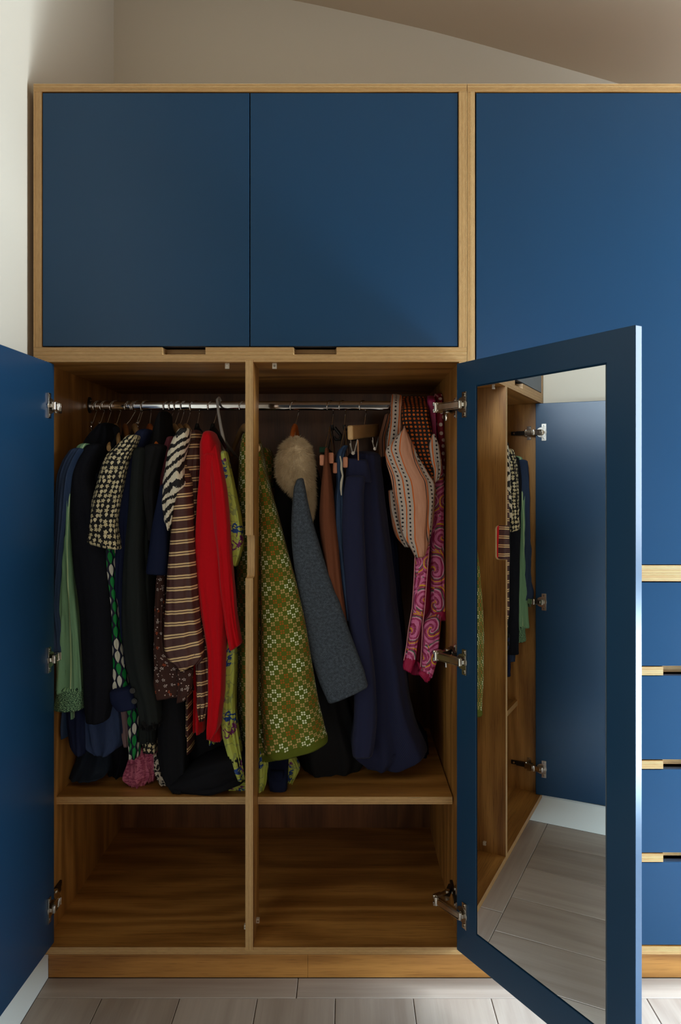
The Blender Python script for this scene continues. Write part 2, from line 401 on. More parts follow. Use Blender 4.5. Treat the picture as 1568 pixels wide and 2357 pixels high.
# magnetic catches
for px, py, k in ((520, 842, 0), (630, 842, 0)):
    m = MB(); c = P(px, 833.5, 0.0); y0 = 0.022
    m.box((c[0] - 0.005, y0 - 0.003, ZT - 0.0125), (c[0] + 0.005, y0 + 0.003, ZT)); m.cyl((c[0], y0 - 0.004, ZT - 0.006), (c[0], y0 - 0.002, ZT - 0.006), 0.0026, 10, 1)
    m.build('door_catch', [CLEARP, NICK], lw)
for s_, px, py in ((-1, 564, 2132), (1, 591, 2118)):
    xf = 0.5652 if s_ < 0 else 0.5832; y0 = 0.03 if s_ < 0 else 0.06; z0 = P(px, py, y0)[2]; m = MB()
    m.box((min(xf, xf + s_ * 0.007), y0 - 0.004, z0 - 0.005), (max(xf, xf + s_ * 0.007), y0 + 0.004, z0 + 0.005)); m.cyl((xf + s_ * 0.004, y0 - 0.005, z0), (xf + s_ * 0.004, y0 - 0.003, z0), 0.0022, 10, 1)
    m.build('door_catch', [CLEARP, NICK], lw)

# --- hinges: (fx, fy) on the side panel, cup plate on the door leaf
def hinge(parent, side, ox, oy, ang, z):
    """side -1 left, +1 right; door leaf origin ox, oy and direction ang; cup 24 mm from the leaf's edge"""
    u = Vector((math.cos(ang), math.sin(ang), 0)); nrm = Vector((-math.sin(ang), math.cos(ang), 0)) * (1 if side < 0 else -1)
    o = Vector((ox, oy, z)); m = MB(); k = Vector((0, 0, 1))
    c = o + u * 0.024
    # cup plate: upright plate with two screws, round cup rim behind it
    a = c + u * 0.004; m.bar(a - k * 0.029 + nrm * 0.0012, a + k * 0.029 + nrm * 0.0012, 0.015, 0.0022, up=nrm)
    m.cyl(c - u * 0.004 + nrm * 0.0002, c - u * 0.004 + nrm * 0.0026, 0.0175, 24)
    for s_ in (-1, 1): m.cyl(a + k * 0.022 * s_ + nrm * 0.002, a + k * 0.022 * s_ + nrm * 0.0042, 0.0042, 12); m.cyl(a + k * 0.022 * s_ + nrm * 0.0042, a + k * 0.022 * s_ + nrm * 0.0046, 0.0016, 6, 1)
    m.bar(a - k * 0.0285 + nrm * 0.002 + u * 0.0075, a + k * 0.0285 + nrm * 0.002 + u * 0.0075, 0.0016, 0.004, up=nrm)
    # arm from the cup to the side panel
    xs_ = XL + T if side < 0 else XR - T; s = -side
    base = Vector((xs_ + s * 0.004, 0.055, z))
    e1 = c + nrm * 0.010 - u * 0.001
    if side < 0:
        mid = Vector((xs_ + s * 0.030, 0.022, z)); mid2 = Vector((xs_ + s * 0.012, 0.052, z))
    else:
        mid = Vector((xs_ + s * 0.050, 0.026, z)); mid2 = Vector((xs_ + s * 0.020, 0.052, z))
    m.bar(c + nrm * 0.002 - u * 0.004, e1, 0.016, 0.008, up=k)
    m.cyl(e1 - k * 0.008, e1 + k * 0.008, 0.0045, 12)
    m.bar(e1, mid, 0.004, 0.0125, up=k); m.bar(e1 + nrm * 0.002, mid + Vector((0, -0.002, 0)), 0.0018, 0.009, up=k)
    for dz in (-0.0085, 0.0085): m.bar(e1 + k * dz, mid + k * dz + Vector((0, 0.006, 0)), 0.007, 0.0015, up=k)
    m.cyl(mid - k * 0.0095, mid + k * 0.0095, 0.0052, 12)
    if side > 0:
        m.bar(mid + Vector((-0.001, 0.004, 0)) , mid + Vector((0.014, 0.012, 0)), 0.012, 0.024, up=k)
        for dz in (-0.008, 0.008): m.cyl(mid + Vector((-0.004, 0.004, dz - 0.004)), mid + Vector((-0.004, 0.004, dz + 0.004)), 0.0032, 10)
        m.cyl(mid + Vector((0.026, 0.016, -0.030)), mid + Vector((0.026, 0.016, -0.014)), 0.0032, 10)
    m.bar(mid, mid2, 0.014, 0.017, up=k); m.cyl(mid2 - k * 0.011, mid2 + k * 0.011, 0.006, 12)
    m.bar(mid2, base + Vector((s * 0.004, 0.03, 0)), 0.010, 0.014, up=k, mi=1)
    # mounting plate on the side panel
    m.bar(Vector((xs_ + s * 0.0035, 0.030, z)), Vector((xs_ + s * 0.0035, 0.105, z)), 0.007, 0.013, up=k, mi=1)
    m.box((min(xs_, xs_ + s * 0.003), 0.036, z - 0.024), (max(xs_, xs_ + s * 0.003), 0.050, z + 0.024))
    for s_ in (-1, 1): m.cyl(Vector((xs_ + s * 0.003, 0.043, z + 0.018 * s_)), Vector((xs_ + s * 0.0055, 0.043, z + 0.018 * s_)), 0.004, 10)
    for yy in (0.060, 0.078, 0.095): m.cyl(Vector((xs_ + s * 0.007, yy, z)), Vector((xs_ + s * 0.0085, yy, z)), 0.0035, 10)
    m.build('hinge', [NICK, DARKM], parent, label='polished nickel concealed hinge', bevel=0.0006)
HZS = (1.349, 0.768, 0.196)
# left door, open a little past square
AL = R(-92.9)
def leaf(m, L, y0, y1, z0, z1): m.box((0, y0, z0), (L, y1, z1))
m = MB(); leaf(m, 0.476, -0.018, 0.0, 0.1055, 1.4485)
ld = m.build('door', BLUE, None, bevel=0.0012, label='plain blue door standing open on the left')
C.objects.unlink(ld); ld.location = (0.1185, 0.016, 0); ld.rotation_euler = (0, 0, AL); put(ld, lw)
for z in HZS: hinge(ld, -1, 0.1185, 0.016, AL, z)
# right door with the mirror, open about 120 degrees
AR = math.atan2(-0.8515, 0.5243); OX, OY = 1.0500, -0.0100; DW = 0.476; D0, D1 = 0.1045, 1.4455
MX0, MX1, MZ0, MZ1 = 0.0655, 0.4150, 0.1730, 1.3880
m = MB()
O = [(0, D0), (DW, D0), (DW, D1), (0, D1)]; I = [(MX0, MZ0), (MX1, MZ0), (MX1, MZ1), (MX0, MZ1)]
v = [(x, 0.0, z) for x, z in O] + [(x, 0.0, z) for x, z in I] + [(x, 0.0055, z) for x, z in I] + [(x, 0.018, z) for x, z in O]
f = [(i, (i+1) % 4, (i+1) % 4 + 4, i + 4) for i in range(4)] + [(i+4, (i+1) % 4 + 4, (i+1) % 4 + 8, i + 8) for i in range(4)] + [(8, 9, 10, 11), (15, 14, 13, 12)] + [(i, i + 12, (i+1) % 4 + 12, (i+1) % 4) for i in range(4)]
m.add(v, f)
rd = m.build('door', BLUE, None, bevel=0.0012, label='blue door with a tall mirror set in its inner face, wide open on the right')
C.objects.unlink(rd); rd.location = (OX, OY, 0); rd.rotation_euler = (0, 0, AR); put(rd, lw)
m = MB(); g_ = 0.0030; m.box((MX0 + g_, 0.0012, MZ0 + g_), (MX1 - g_, 0.0052, MZ1 - g_))
m.mi = [1, 1, 0, 1, 1, 1]
mr = m.build('mirror', [MIRROR, EDGEG], None)
C.objects.unlink(mr); C.objects.link(mr); mr.parent = rd
for z in HZS: hinge(rd, 1, OX, OY, AR, z)
for o_ in ():
    pass

# --- right unit: tall cabinet with drawers
rt = thing('tall_cabinet', 'tall blue-fronted cabinet with four drawers below, right of the wardrobe', 'cabinet', (XM, 0, 0.086))
XE = 2.077
panel('top_panel', (XM, 0, Z(211)), (XE, DEP, Z(193)), 2, HZ, rt)
for x0 in (XM, XE - T): panel('side_panel', (x0, 0, Z(2178)), (x0 + T, DEP, Z(211)), 0, VZ, rt)
panel('bottom_panel', (XM, 0, Z(2197.5)), (XE, DEP, Z(2178)), 2, HZ, rt)
for k, (ya, yb) in enumerate(((1301.5, 1319.6), (1319.8, 1338))): panel('middle_panel', (XM + T, 0, Z(yb)), (XE - T, DEP, Z(ya)), 2, HZ, rt)
panel('back_panel', (XM + T, 0.597, Z(2178)), (XE - T, DEP, Z(211)), 1, [OAK_V['b'], PLY_ZB], rt)
for a, b in ((1.0965, 1.5745), (1.5767, 2.0565)): MB().box((a, 0.001, Z(1299.5)), (b, 0.020, Z(213.5))).build('door', BLUE, rt, bevel=0.0008)
for ya, yb in ((1535, 1554), (1751, 1770), (1965, 1984)):
    MB().prism(notch_poly(XM + T, XE - T, [(1.527, 1.627)], 0.10), 2, Z(yb), Z(ya)).build('drawer_rail', HZ, rt, label='plywood rail with a cut finger grip')
for ya, yb in ((1340.5, 1533), (1556, 1748.5), (1772, 1963), (1986, 2175.5)):
    MB().box((1.0965, 0.001, Z(yb)), (2.0565, 0.020, Z(ya))).build('drawer', BLUE, rt, bevel=0.0008, label='blue drawer front')
# --- plinth
pl = thing('plinth', 'oak plinth boards set back under the row of cabinets', 'plinth', (0.1, 0.05, 0))
for a, b in ((0.0912, 0.7055), (0.7060, 1.75), (1.7505, 2.4595)):
    MB().box((a, 0.050, 0.0005), (b, 0.068, 0.0862)).build('board', OAK_PL, pl, bevel=0.0004)

# ================================================================ CLOTH MATERIALS (patterns run in metres along the cloth's own uv)
def weave(g, u, v, s=900.0):
    return (u * s).sin() * 0.5 + (v * s).sin() * 0.5
def plain(name, c, c2=None, rough=0.9, sheen=0.0, speck=0.0, bump=0.25, knit=False, spec=0.15):
    c2 = c2 or [min(255, x * 1.25 + 3) for x in c]
    def f(g):
        u, v = g.uv()
        n = g.noise(g.vec(u, v, 0.0), 420.0 if not speck else 650.0, 3, 0.7); b = g.noise(g.vec(u * 9.0, v * 3.0, 0.0), 1.0, 3)
        h = g.noise(g.vec(u, v, 1.0), 900.0, 2) if not knit else ((u * 1900.0).sin() * 0.5 + (v * 1500.0 + (u * 1900.0).sin() * 1.2).sin() * 0.5)
        return {'c': g.mix(n * (0.5 + speck) + b * (0.5 - speck * 0.5), lin(c), lin(c2)), 'h': h}
    return mat(name, f, rough, bump, sheen=sheen, dist=0.0006, spec=spec)
def cells(g, u, v, size, rnd, seed=0.0):
    """local coordinates of scattered motifs: returns dx, dy (in cells) and a random value per motif"""
    n = g.voro(g.vec(u * (1.0 / size) + seed, v * (1.0 / size) + seed, 0.0), 1.0, rnd)
    n2 = g.node('ShaderNodeSeparateXYZ'); g.L.new(n.outputs['Position'], n2.inputs[0])
    px, py = S(g, n2.outputs[0]), S(g, n2.outputs[1])
    dx = u * (1.0 / size) + seed - px; dy = v * (1.0 / size) + seed - py
    r = g.white(g.vec(px, py, 0.0)); return dx, dy, r, S(g, n.outputs['Distance'])
def flower(g, dx, dy, r, n, rad, rough=0.32):
    th = g.math('ARCTAN2', dy, dx); d = (dx * dx + dy * dy).sqrt()
    edge = ((th * float(n) + r * 6.28).sin() * rough + (1.0 - rough)) * rad
    return d, d < edge
def fabric(name, fn, rough=0.85, bump=0.2, sheen=0.0, spec=0.3):
    def f(g):
        u, v = g.uv(); c = fn(g, u, v); k = g.noise(g.vec(u, v, 0.0), 1100.0, 2); b = g.noise(g.vec(u * 25.0, v * 10.0, 0.0), 1.0, 3)
        return {'c': c, 'h': k * 0.4 + b * 1.5}
    return mat(name, f, rough, bump, sheen=sheen, dist=0.004, spec=spec)
def p_cream(g, u, v):
    dx, dy, r, d = cells(g, u, v, 0.0118, 0.38)
    _, fl = flower(g, dx, dy, r, 5, 0.47, 0.20)
    tri = ((dx.abs() * 1.5 + dy) < 0.44) * (dy > -0.44) * ((dx.abs() * 1.0 - dy * 0.45) < 0.38)
    m = g.mix(r > 0.5, fl, tri)
    dx2, dy2, r2, d2 = cells(g, u, v, 0.0118, 0.38)
    return g.mix(m, lin((30, 29, 30)), g.mix(r, lin((206, 192, 150)), lin((226, 214, 176))))
M_CREAM = fabric('cream flowers on black cotton', p_cream)
def p_drops(g, u, v):
    s = 0.022
    col = (u * (1.0 / 0.013)).floor(); off = g.white(g.vec(col, 2.0, 0.0)) * 0.0 + col.mod(2.0) * 0.5
    x = (u * (1.0 / 0.013)).frac() - 0.5; yy = v * (1.0 / 0.030) + off; y = yy.frac() - 0.5; row = yy.floor()
    wdt = (0.5 - y) * (y + 0.5) * 1.7 * (1.0 - y * 0.75)
    m = x.abs() < wdt
    gr = g.white(g.vec(col, row, 5.0)) > 0.42
    return g.mix(m, lin((20, 24, 48)), g.mix(gr, lin((205, 205, 190)), lin((18, 134, 62))))
M_DROPS = fabric('green and white drops on navy', p_drops, 0.6)
def p_brown(g, u, v):
    dx, dy, r, d = cells(g, u, v, 0.0185, 0.95)
    _, fl = flower(g, dx, dy, r, 5, 0.22, 0.42); ctr = (dx * dx + dy * dy).sqrt() < 0.07
    dx2, dy2, r2, _2 = cells(g, u, v, 0.0105, 1.0, 3.3); dot = ((dx2 * dx2 + dy2 * dy2).sqrt() < 0.15) * (r2 > 0.55)
    c = g.mix(fl * (r > 0.25), lin((62, 36, 30)), g.mix(r > 0.68, lin((214, 206, 200)), lin((204, 92, 46))))
    c = g.mix(ctr, c, lin((90, 40, 26))); return g.mix(dot * (1.0 - fl), c, lin((196, 176, 168)))
M_BROWNF = fabric('small white and orange flowers on dark brown', p_brown)
def p_zebra(g, u, v):
    w = g.noise(g.vec(u * 22.0, v * 14.0, 0.0), 1.0, 2) 
    s = (g.math('MULTIPLY_ADD', w, 16.0, v * 230.0 + (u * 170.0))).sin()
    jag = g.noise(g.vec(u * 380.0, v * 90.0, 0.0), 1.0, 2)
    return g.mix(g.smooth(s + jag * 3.2 - 1.5, 0.12, 0.25), lin((222, 212, 190)), lin((24, 22, 24)))
M_ZEBRA = fabric('black jagged stripes on cream', p_zebra, 0.6)
def p_stripe(g, u, v):
    k = (v + (u * 18.0).sin() * 0.004 + g.noise(g.vec(u * 8.0, v * 6.0, 0.0), 1.0, 1) * 0.006) * (1.0 / 0.0275); f = k.frac()
    a = ((f - 0.30).abs() < 0.062) ; b = ((f - 0.52).abs() < 0.062)
    n = g.noise(g.vec(u * 30.0, v * 300.0, 0.0), 1.0, 2)
    return g.mix((a + b).min(1.0), g.mix(n, lin((66, 38, 36)), lin((84, 50, 46))), lin((222, 190, 140)))
M_STRIPE = fabric('cream double stripes on brown satin cotton', p_stripe, 0.5)
def p_lime(g, u, v):
    n = g.noise(g.vec(u * 30.0, v * 24.0, 0.0), 1.0, 2, 0.5); n2 = g.noise(g.vec(u * 60.0 + 5.0, v * 50.0, 2.0), 1.0, 2)
    patch = g.smooth(g.noise(g.vec(u * 16.0, v * 16.0, 7.0), 1.0, 1), 0.55, 0.58)
    ln = (n - 0.5).abs() < 0.014; ln2 = ((n2 - 0.5).abs() < 0.05) * patch
    bl = ((n2 - 0.5).abs() < 0.05) * g.smooth(g.noise(g.vec(u * 14.0, v * 14.0, 17.0), 1.0, 1), 0.60, 0.62)
    c = g.mix(ln * 0.5, lin((186, 196, 92)), lin((96, 110, 96))); c = g.mix(ln2, c, lin((112, 40, 104))); return g.mix(bl, c, lin((34, 70, 140)))
M_LIME = fabric('purple and blue sketched flowers on lime', p_lime, 0.7)
def p_green(g, u, v):
    s = 0.0148; c45 = 0.7071 / s
    wq = g.noise(g.vec(u * 7.0, v * 7.0, 0.0), 1.0, 1); u = u + wq * 0.012; v = v + wq * 0.02 + u * 0.12
    a = (u + v) * c45; b = (u - v) * c45; A, B = a.floor(), b.floor(); fa, fb = a.frac() - 0.5, b.frac() - 0.5
    x = (fa + fb) * 0.7071; y = (fa - fb) * 0.7071
    dx = (x.abs() - 0.185); dy = (y.abs() - 0.185)
    dot = (dx * dx + dy * dy).sqrt() < 0.145
    th = g.math('ARCTAN2', dy, dx)
    pe = (A.mod(3.0) < 0.5).max(B.mod(3.0) < 0.5)
    grp = ((A * (1 / 3.0)).floor() + (B * (1 / 3.0)).floor()).mod(2.0) > 0.5
    nn = g.noise(g.vec(u, v, 0.0), 900.0, 2)
    base = g.mix(nn, lin((70, 84, 14)), lin((92, 106, 26)))
    col = g.mix(pe, g.mix(grp, lin((222, 222, 190)), lin((158, 88, 26))), lin((200, 160, 108)))
    # little gaps inside the peach crosses
    gap = ((dx * dx + dy * dy).sqrt() < 0.05) * pe
    return g.mix(dot * (1.0 - gap), base, col)
M_GREEN = fabric('flecked diamond pattern on moss green wool', p_green, 0.95, sheen=0.03)
M_GREENH = plain('moss green hem', (74, 82, 20), (92, 100, 30))
def p_blouse(g, u, v):
    w = u + g.noise(g.vec(u * 5.0, v * 4.0, 0.0), 1.0, 1) * 0.008
    n = g.noise(g.vec(w * 120.0, v * 1.5, 0.0), 1.0, 3, 0.7); k = g.noise(g.vec(u * 900.0, v * 900.0, 0.0), 1.0, 1)
    st = ((w * (1.0 / 0.034)).frac() - 0.4).abs() < 0.05
    c = g.mix(n * 0.7 + k * 0.3, lin((76, 118, 90)), lin((134, 174, 134))); return g.mix(st, c, lin((178, 200, 152)))
M_BLOUSE = fabric('pale green striped gauze', p_blouse, 0.8)
def p_cuff(g, u, v):
    n = g.noise(g.vec(u * 260.0 + v * 180.0, v * 700.0 - u * 120.0, 0.0), 1.0, 2, 0.6)
    return g.ramp(n, [(0.40, lin((20, 34, 32))), (0.50, lin((66, 108, 84))), (0.62, lin((156, 196, 148)))])
M_CUFF = fabric('speckled green knit', p_cuff, 0.95, 0.4)
def p_peach(g, u, v):
    # printed border bands: pale bands with dark dots between orange lines, on peach
    w = g.noise(g.vec(u * 12.0, v * 9.0, 0.0), 1.0, 1) * 0.01
    t = (u + w) * (1.0 / 0.078); f = t.frac()
    pale = (f > 0.10) * (f < 0.62)
    lines = (((f - 0.10).abs() < 0.018) + ((f - 0.36).abs() < 0.022) + ((f - 0.62).abs() < 0.018)).min(1.0)
    black = (f - 0.03).abs() < 0.014
    dx1 = (f - 0.23) * 0.078; dx2 = (f - 0.49) * 0.078; dyy = ((v * (1.0 / 0.0105)).frac() - 0.5) * 0.0105
    d1 = (dx1 * dx1 + dyy * dyy).sqrt() < 0.0025; d2 = (dx2 * dx2 + dyy * dyy).sqrt() < 0.0025
    n = g.noise(g.vec(u * 300.0, v * 30.0, 0.0), 1.0, 3)
    c = g.mix(n, lin((186, 130, 104)), lin((214, 160, 132))); c = g.mix(pale, c, lin((186, 172, 162)))
    c = g.mix((d1 + d2).min(1.0), c, lin((34, 28, 34))); c = g.mix(lines, c, lin((204, 98, 30))); return g.mix(black, c, lin((28, 28, 40)))
M_PEACH = fabric('peach cotton with dotted bands and orange lines', p_peach, 0.7)
def p_dots(g, u, v):
    x = ((u * (1.0 / 0.0105)).frac() - 0.5); y = ((v * (1.0 / 0.0105)).frac() - 0.5)
    n = g.white(g.vec((u * (1.0 / 0.0105)).floor(), (v * (1.0 / 0.0105)).floor(), 1.0))
    return g.mix((x * x + y * y).sqrt() < 0.30, lin((34, 26, 26)), g.mix(n, lin((196, 88, 28)), lin((226, 116, 40))))
M_DOTS = fabric('orange dots on near-black cotton', p_dots, 0.75)
def p_polka(g, u, v):
    dx, dy, r, d = cells(g, u, v, 0.019, 0.5)
    return g.mix((dx * dx + dy * dy).sqrt() < 0.26, lin((128, 20, 40)), lin((216, 196, 184)))
M_POLKA = fabric('pale spots on wine red', p_polka, 0.6)
def p_paisley(g, u, v):
    n = g.noise(g.vec(u * 20.0, v * 20.0, 0.0), 1.0, 1); n2 = g.noise(g.vec(u * 20.0, v * 20.0, 9.0), 1.0, 1)
    dx, dy, r, d = cells(g, u + n * 0.02, v + n2 * 0.02, 0.062, 0.9)
    th = g.math('ARCTAN2', dy, dx); rr = (dx * dx + dy * dy).sqrt()
    t = (rr * 1.7 + th * (1.0 / 6.2832) + r).frac()
    fine = (rr * 60.0 + (th * 9.0).sin() * 1.5).sin() > 0.93
    c = g.ramp(t, [(0.0, lin((146, 30, 82))), (0.16, lin((214, 112, 164))), (0.36, lin((172, 44, 104))), (0.50, lin((226, 150, 184))), (0.60, lin((30, 112, 78))),
                   (0.66, lin((150, 34, 84))), (0.80, lin((226, 168, 30))), (0.90, lin((196, 78, 136)))], 'CONSTANT')
    return g.mix(fine * 0.35, c, lin((232, 170, 196)))
M_PAISLEY = fabric('magenta paisley silk', p_paisley, 0.45)
def p_pinkp(g, u, v):
    n = g.noise(g.vec(u * 90.0, v * 240.0, 0.0), 1.0, 2); k = g.noise(g.vec(u * 20.0, v * 20.0, 4.0), 1.0, 1)
    c = g.mix(g.smooth(n, 0.46, 0.54), lin((150, 66, 96)), lin((188, 104, 128))); return g.mix(g.smooth(k, 0.66, 0.69), c, lin((54, 96, 78)))
M_PINK = fabric('rose pink fine printed cotton', p_pinkp, 0.8)
def p_bw(g, u, v):
    n = g.noise(g.vec(u * 60.0, v * 60.0, 0.0), 1.0, 2)
    return g.mix(g.smooth((n - 0.5).abs(), 0.035, 0.05), lin((196, 184, 168)), lin((22, 20, 24)))
M_BW = fabric('black and pale sketched print', p_bw, 0.7)
def p_gray(g, u, v):
    n = g.noise(g.vec(u, v, 0.0), 620.0, 3, 0.75); b = g.noise(g.vec(u, v, 3.0), 160.0, 2)
    return g.ramp(n * 0.7 + b * 0.3, [(0.36, lin((36, 42, 50))), (0.5, lin((60, 68, 78))), (0.64, lin((92, 100, 112)))])
M_GRAY = fabric('blue-grey mottled wool', p_gray, 0.95, 0.35, sheen=0.0)
def p_navyw(g, u, v):
    t = (v * 0.6 + u) * 1700.0; n = g.noise(g.vec(u, v, 0.0), 500.0, 3, 0.7)
    return g.mix(t.sin() * 0.25 + 0.25 + n * 0.5, lin((18, 20, 42)), lin((36, 41, 74)))
M_NAVYW = fabric('navy twill wool', p_navyw, 0.95, 0.3, sheen=0.03)
M_NAVYB = plain('navy cotton', (22, 28, 52), (32, 40, 72))
M_NAVYT = plain('deep navy jersey', (18, 24, 48), (26, 34, 62))
M_BLUES = plain('blue-grey shirt cotton', (32, 45, 68), (50, 68, 98), 0.6)
M_BLACKK = plain('black-navy knit', (16, 17, 24), (24, 26, 34), 0.95, knit=True)
M_BLACKT = plain('black trouser wool', (16, 16, 20), (24, 25, 30))
M_CHAR = plain('charcoal wool', (26, 30, 30), (38, 42, 42), 0.95)
M_HOOD = plain('black hood cotton', (20, 20, 22), (32, 32, 34))
def p_denim(c1, c2):
    def f(g, u, v):
        t = (v + u) * 1500.0; n = g.noise(g.vec(u * 300.0, v * 60.0, 0.0), 1.0, 3, 0.7); b = g.noise(g.vec(u * 14.0, v * 9.0, 3.0), 1.0, 2)
        return g.mix(t.sin() * 0.12 + n * 0.5 + b * 0.35, lin(c1), lin(c2))
    return f
M_DENIMD = fabric('dark denim', p_denim((14, 22, 34), (40, 54, 74)), 0.85)
M_DENIMB = fabric('mid blue denim', p_denim((24, 36, 66), (56, 76, 116)), 0.8)
M_DENIMJ = fabric('jeans denim', p_denim((22, 36, 60), (58, 84, 120)), 0.8)
M_RED = plain('scarlet fine knit', (178, 2, 16), (204, 6, 24), 0.85, 0.1, bump=0.2, knit=True)
M_RUST = plain('rust brown wool', (86, 48, 32), (116, 68, 46), speck=0.2)
M_MAUVE = plain('dusty mauve cotton', (118, 96, 100), (140, 116, 118))
M_ROSE = plain('dusty wine jersey', (92, 44, 54), (112, 58, 66))
M_PINKS = plain('magenta satin', (172, 44, 104), (200, 66, 128), 0.35, spec=0.5)
M_CRIM = plain('crimson silk border', (148, 28, 66), (168, 38, 80), 0.45)
M_LACE = plain('black lace edge', (14, 14, 16), (30, 30, 32))
M_FUR = mat('cream fur', lambda g: {'c': g.mix(g.noise(g.vec(*g.xyz()), 45.0, 3), lin((168, 142, 104)), lin((236, 218, 184)))}, 0.9, sheen=0.3)
M_SEAM = plain('seam thread', (12, 14, 30), (18, 20, 38))

# ================================================================ CLOTH BUILDER
def crom(rows, N):
    """smooth, non-overshooting interpolation of rows"""
    A = np.array(rows, float); n = len(A)
    if n == 2: t = np.linspace(0, 1, N)[:, None]; return A[0] * (1 - t) + A[1] * t
    d = np.maximum(np.linalg.norm(np.diff(A[:, :3], axis=0), axis=1), 1e-6); s = np.concatenate([[0], np.cumsum(d)])
    m = np.zeros_like(A); dl = np.diff(A, axis=0) / d[:, None]
    for i in range(1, n - 1):
        a, b = dl[i-1], dl[i]; w = np.where(a * b > 0, 2 * a * b / np.where(np.abs(a + b) < 1e-12, 1, a + b), 0); m[i] = w
    m[0], m[-1] = dl[0], dl[-1]
    t = np.linspace(0, s[-1], N); k = np.clip(np.searchsorted(s, t, 'right') - 1, 0, n - 2)
    h = d[k][:, None]; x = ((t - s[k])[:, None]) / h
    return (2*x**3 - 3*x**2 + 1) * A[k] + (x**3 - 2*x**2 + x) * h * m[k] + (-2*x**3 + 3*x**2) * A[k+1] + (x**3 - x**2) * h * m[k+1]
def cloth(name, secs, m, parent, N=64, M=56, folds=3.0, amp=0.10, grow=0.7, drift=3.0, seed=0, top='close', bot='open', sq=0.75, u0=0.0, label=None, vshift=0.0, kind=None, squash=0.0):
    """secs: rows (cx,cy,cz, ax,ay,az, bx,by,bz): centre, half-width vector, half-depth vector; lofted tube of cloth with folds"""
    r = random.Random(seed * 7 + 1); A = crom(secs, N)
    ph = [r.uniform(0, 6.28) for _ in range(8)]
    th = np.linspace(0, 2 * PI, M + 1) + PI / 2               # seam at the back (+b side)
    V = []; UV = []; vlen = 0.0
    Lw = np.linalg.norm(A[:, 3:6], axis=1)
    per = np.array([PI * (3 * (a + b) - math.sqrt((3*a + b) * (a + 3*b))) for a, b in zip(Lw, np.linalg.norm(A[:, 6:9], axis=1))])
    pm = np.convolve(np.pad(per, 8, 'edge'), np.ones(17) / 17, 'valid')
    for i in range(N):
        s = i / (N - 1); c = A[i, :3]; a = A[i, 3:6]; b = A[i, 6:9]
        if i: vlen += np.linalg.norm(A[i, :3] - A[i-1, :3])
        g_ = amp * 1.7 * (1 - grow + grow * s)
        fo = np.sin(folds * th + ph[0] + drift * s * math.sin(ph[1])) + 0.55 * np.sin((folds * 1.7 + 1) * th + ph[2] + drift * 1.6 * s) * math.cos(3 * s + ph[3]) + 0.35 * np.sin(th * (folds * 3.1) + ph[4] - drift * 2.0 * s)
        fo = fo + 0.7 * (0.6 - 2 * np.abs(np.sin((folds * 0.9 + 1) * th + ph[6] + drift * s * math.cos(ph[2]) + 0.6 * np.sin(vlen * 8 + ph[4]))))
        wr = 0.30 * np.sin(vlen * 48 + ph[5] + 1.8 * np.sin(th * 2 + ph[6])) * np.sin(vlen * 9 + ph[1] + th) + 0.26 * (1 - 2 * np.abs(np.sin(vlen * 31 + ph[7] + 2.2 * np.cos(th * 3 + ph[2])))) * np.cos(vlen * 7 + ph[0])
        env = np.sin((th - PI / 2) / 2.0) ** 0.25                  # folds meet at the back seam
        f = 1 + g_ * (fo * 0.6 + wr * 0.7) * env
        ct, st = np.cos(th), np.sin(th)
        cx = np.sign(ct) * np.abs(ct) ** sq; sy = np.sign(st) * np.abs(st) ** sq
        # keep the side outlines close to the given width: most of the fold goes into depth
        fx = 1 + (f - 1) * 0.45
        pts = c + np.outer(cx * fx, a) + np.outer(sy * f, b) + np.outer(np.sin(folds * 2 * cx * 2.2 + ph[3] + drift * s) * g_ * 0.35 * (1 - cx ** 2 * 0.7), b)
        base = np.outer(cx, a) + np.outer(sy, b); al = np.concatenate([[0], np.cumsum(np.linalg.norm(np.diff(base, axis=0), axis=1))]); al = al / (al[-1] + 1e-9)
        V.append(pts); UV.append([(q * pm[i] - pm[i] / 2 + u0, vlen + vshift) for q in al])
    mb = MB(); W = M + 1; vs = [p for row in V for p in row[:-1]]; W = M
    fs = []; us = []
    for i in range(N - 1):
        for j in range(M):
            j2 = (j + 1) % M; fs.append((i*W + j, (i+1)*W + j, (i+1)*W + j2, i*W + j2))
            us.append((UV[i][j], UV[i+1][j], UV[i+1][j+1], UV[i][j+1]))
    def ring_cap(row, sgn, mode, base_i):
        c = np.mean(row[:-1], axis=0); nonlocal vs, fs, us
        if mode == 'open':                                         # turned-in hem with a hollow inside
            ks = ((0.93, -0.004), (0.86, 0.012), (0.80, 0.05)); up_ = (A[-2, :3] - A[-1, :3]) if sgn > 0 else (A[1, :3] - A[0, :3])
            up_ = up_ / (np.linalg.norm(up_) + 1e-9)
        else:
            up_ = (A[-1, :3] - A[-2, :3]) if sgn > 0 else (A[0, :3] - A[1, :3]); up_ = up_ / (np.linalg.norm(up_) + 1e-9)
            hh = 0.25 * min(0.05, np.linalg.norm(row[0] - c)); ks = ((0.88, hh * 0.5), (0.62, hh * 0.85), (0.3, hh))
        prev = base_i
        uvb = UV[base_i // W]
        for k, h in ks:
            st = len(vs); vs += [c + (p - c) * k + up_ * h for p in row[:-1]]
            for j in range(M):
                j2 = (j + 1) % M; q = (prev + j, st + j, st + j2, prev + j2)
                fs.append(q if sgn > 0 else q[::-1]); uq = (uvb[j], uvb[j], uvb[j+1], uvb[j+1]); us.append(uq if sgn > 0 else uq[::-1])
            prev = st
        st = len(vs); vs.append(c + up_ * ks[-1][1])
        for j in range(M):
            j2 = (j + 1) % M; q = (prev + j, st, prev + j2); fs.append(q if sgn > 0 else q[::-1]); us.append((uvb[j],) * 3)
    ring_cap(V[0], -1, top, 0); ring_cap(V[-1], 1, bot, (N - 1) * W)
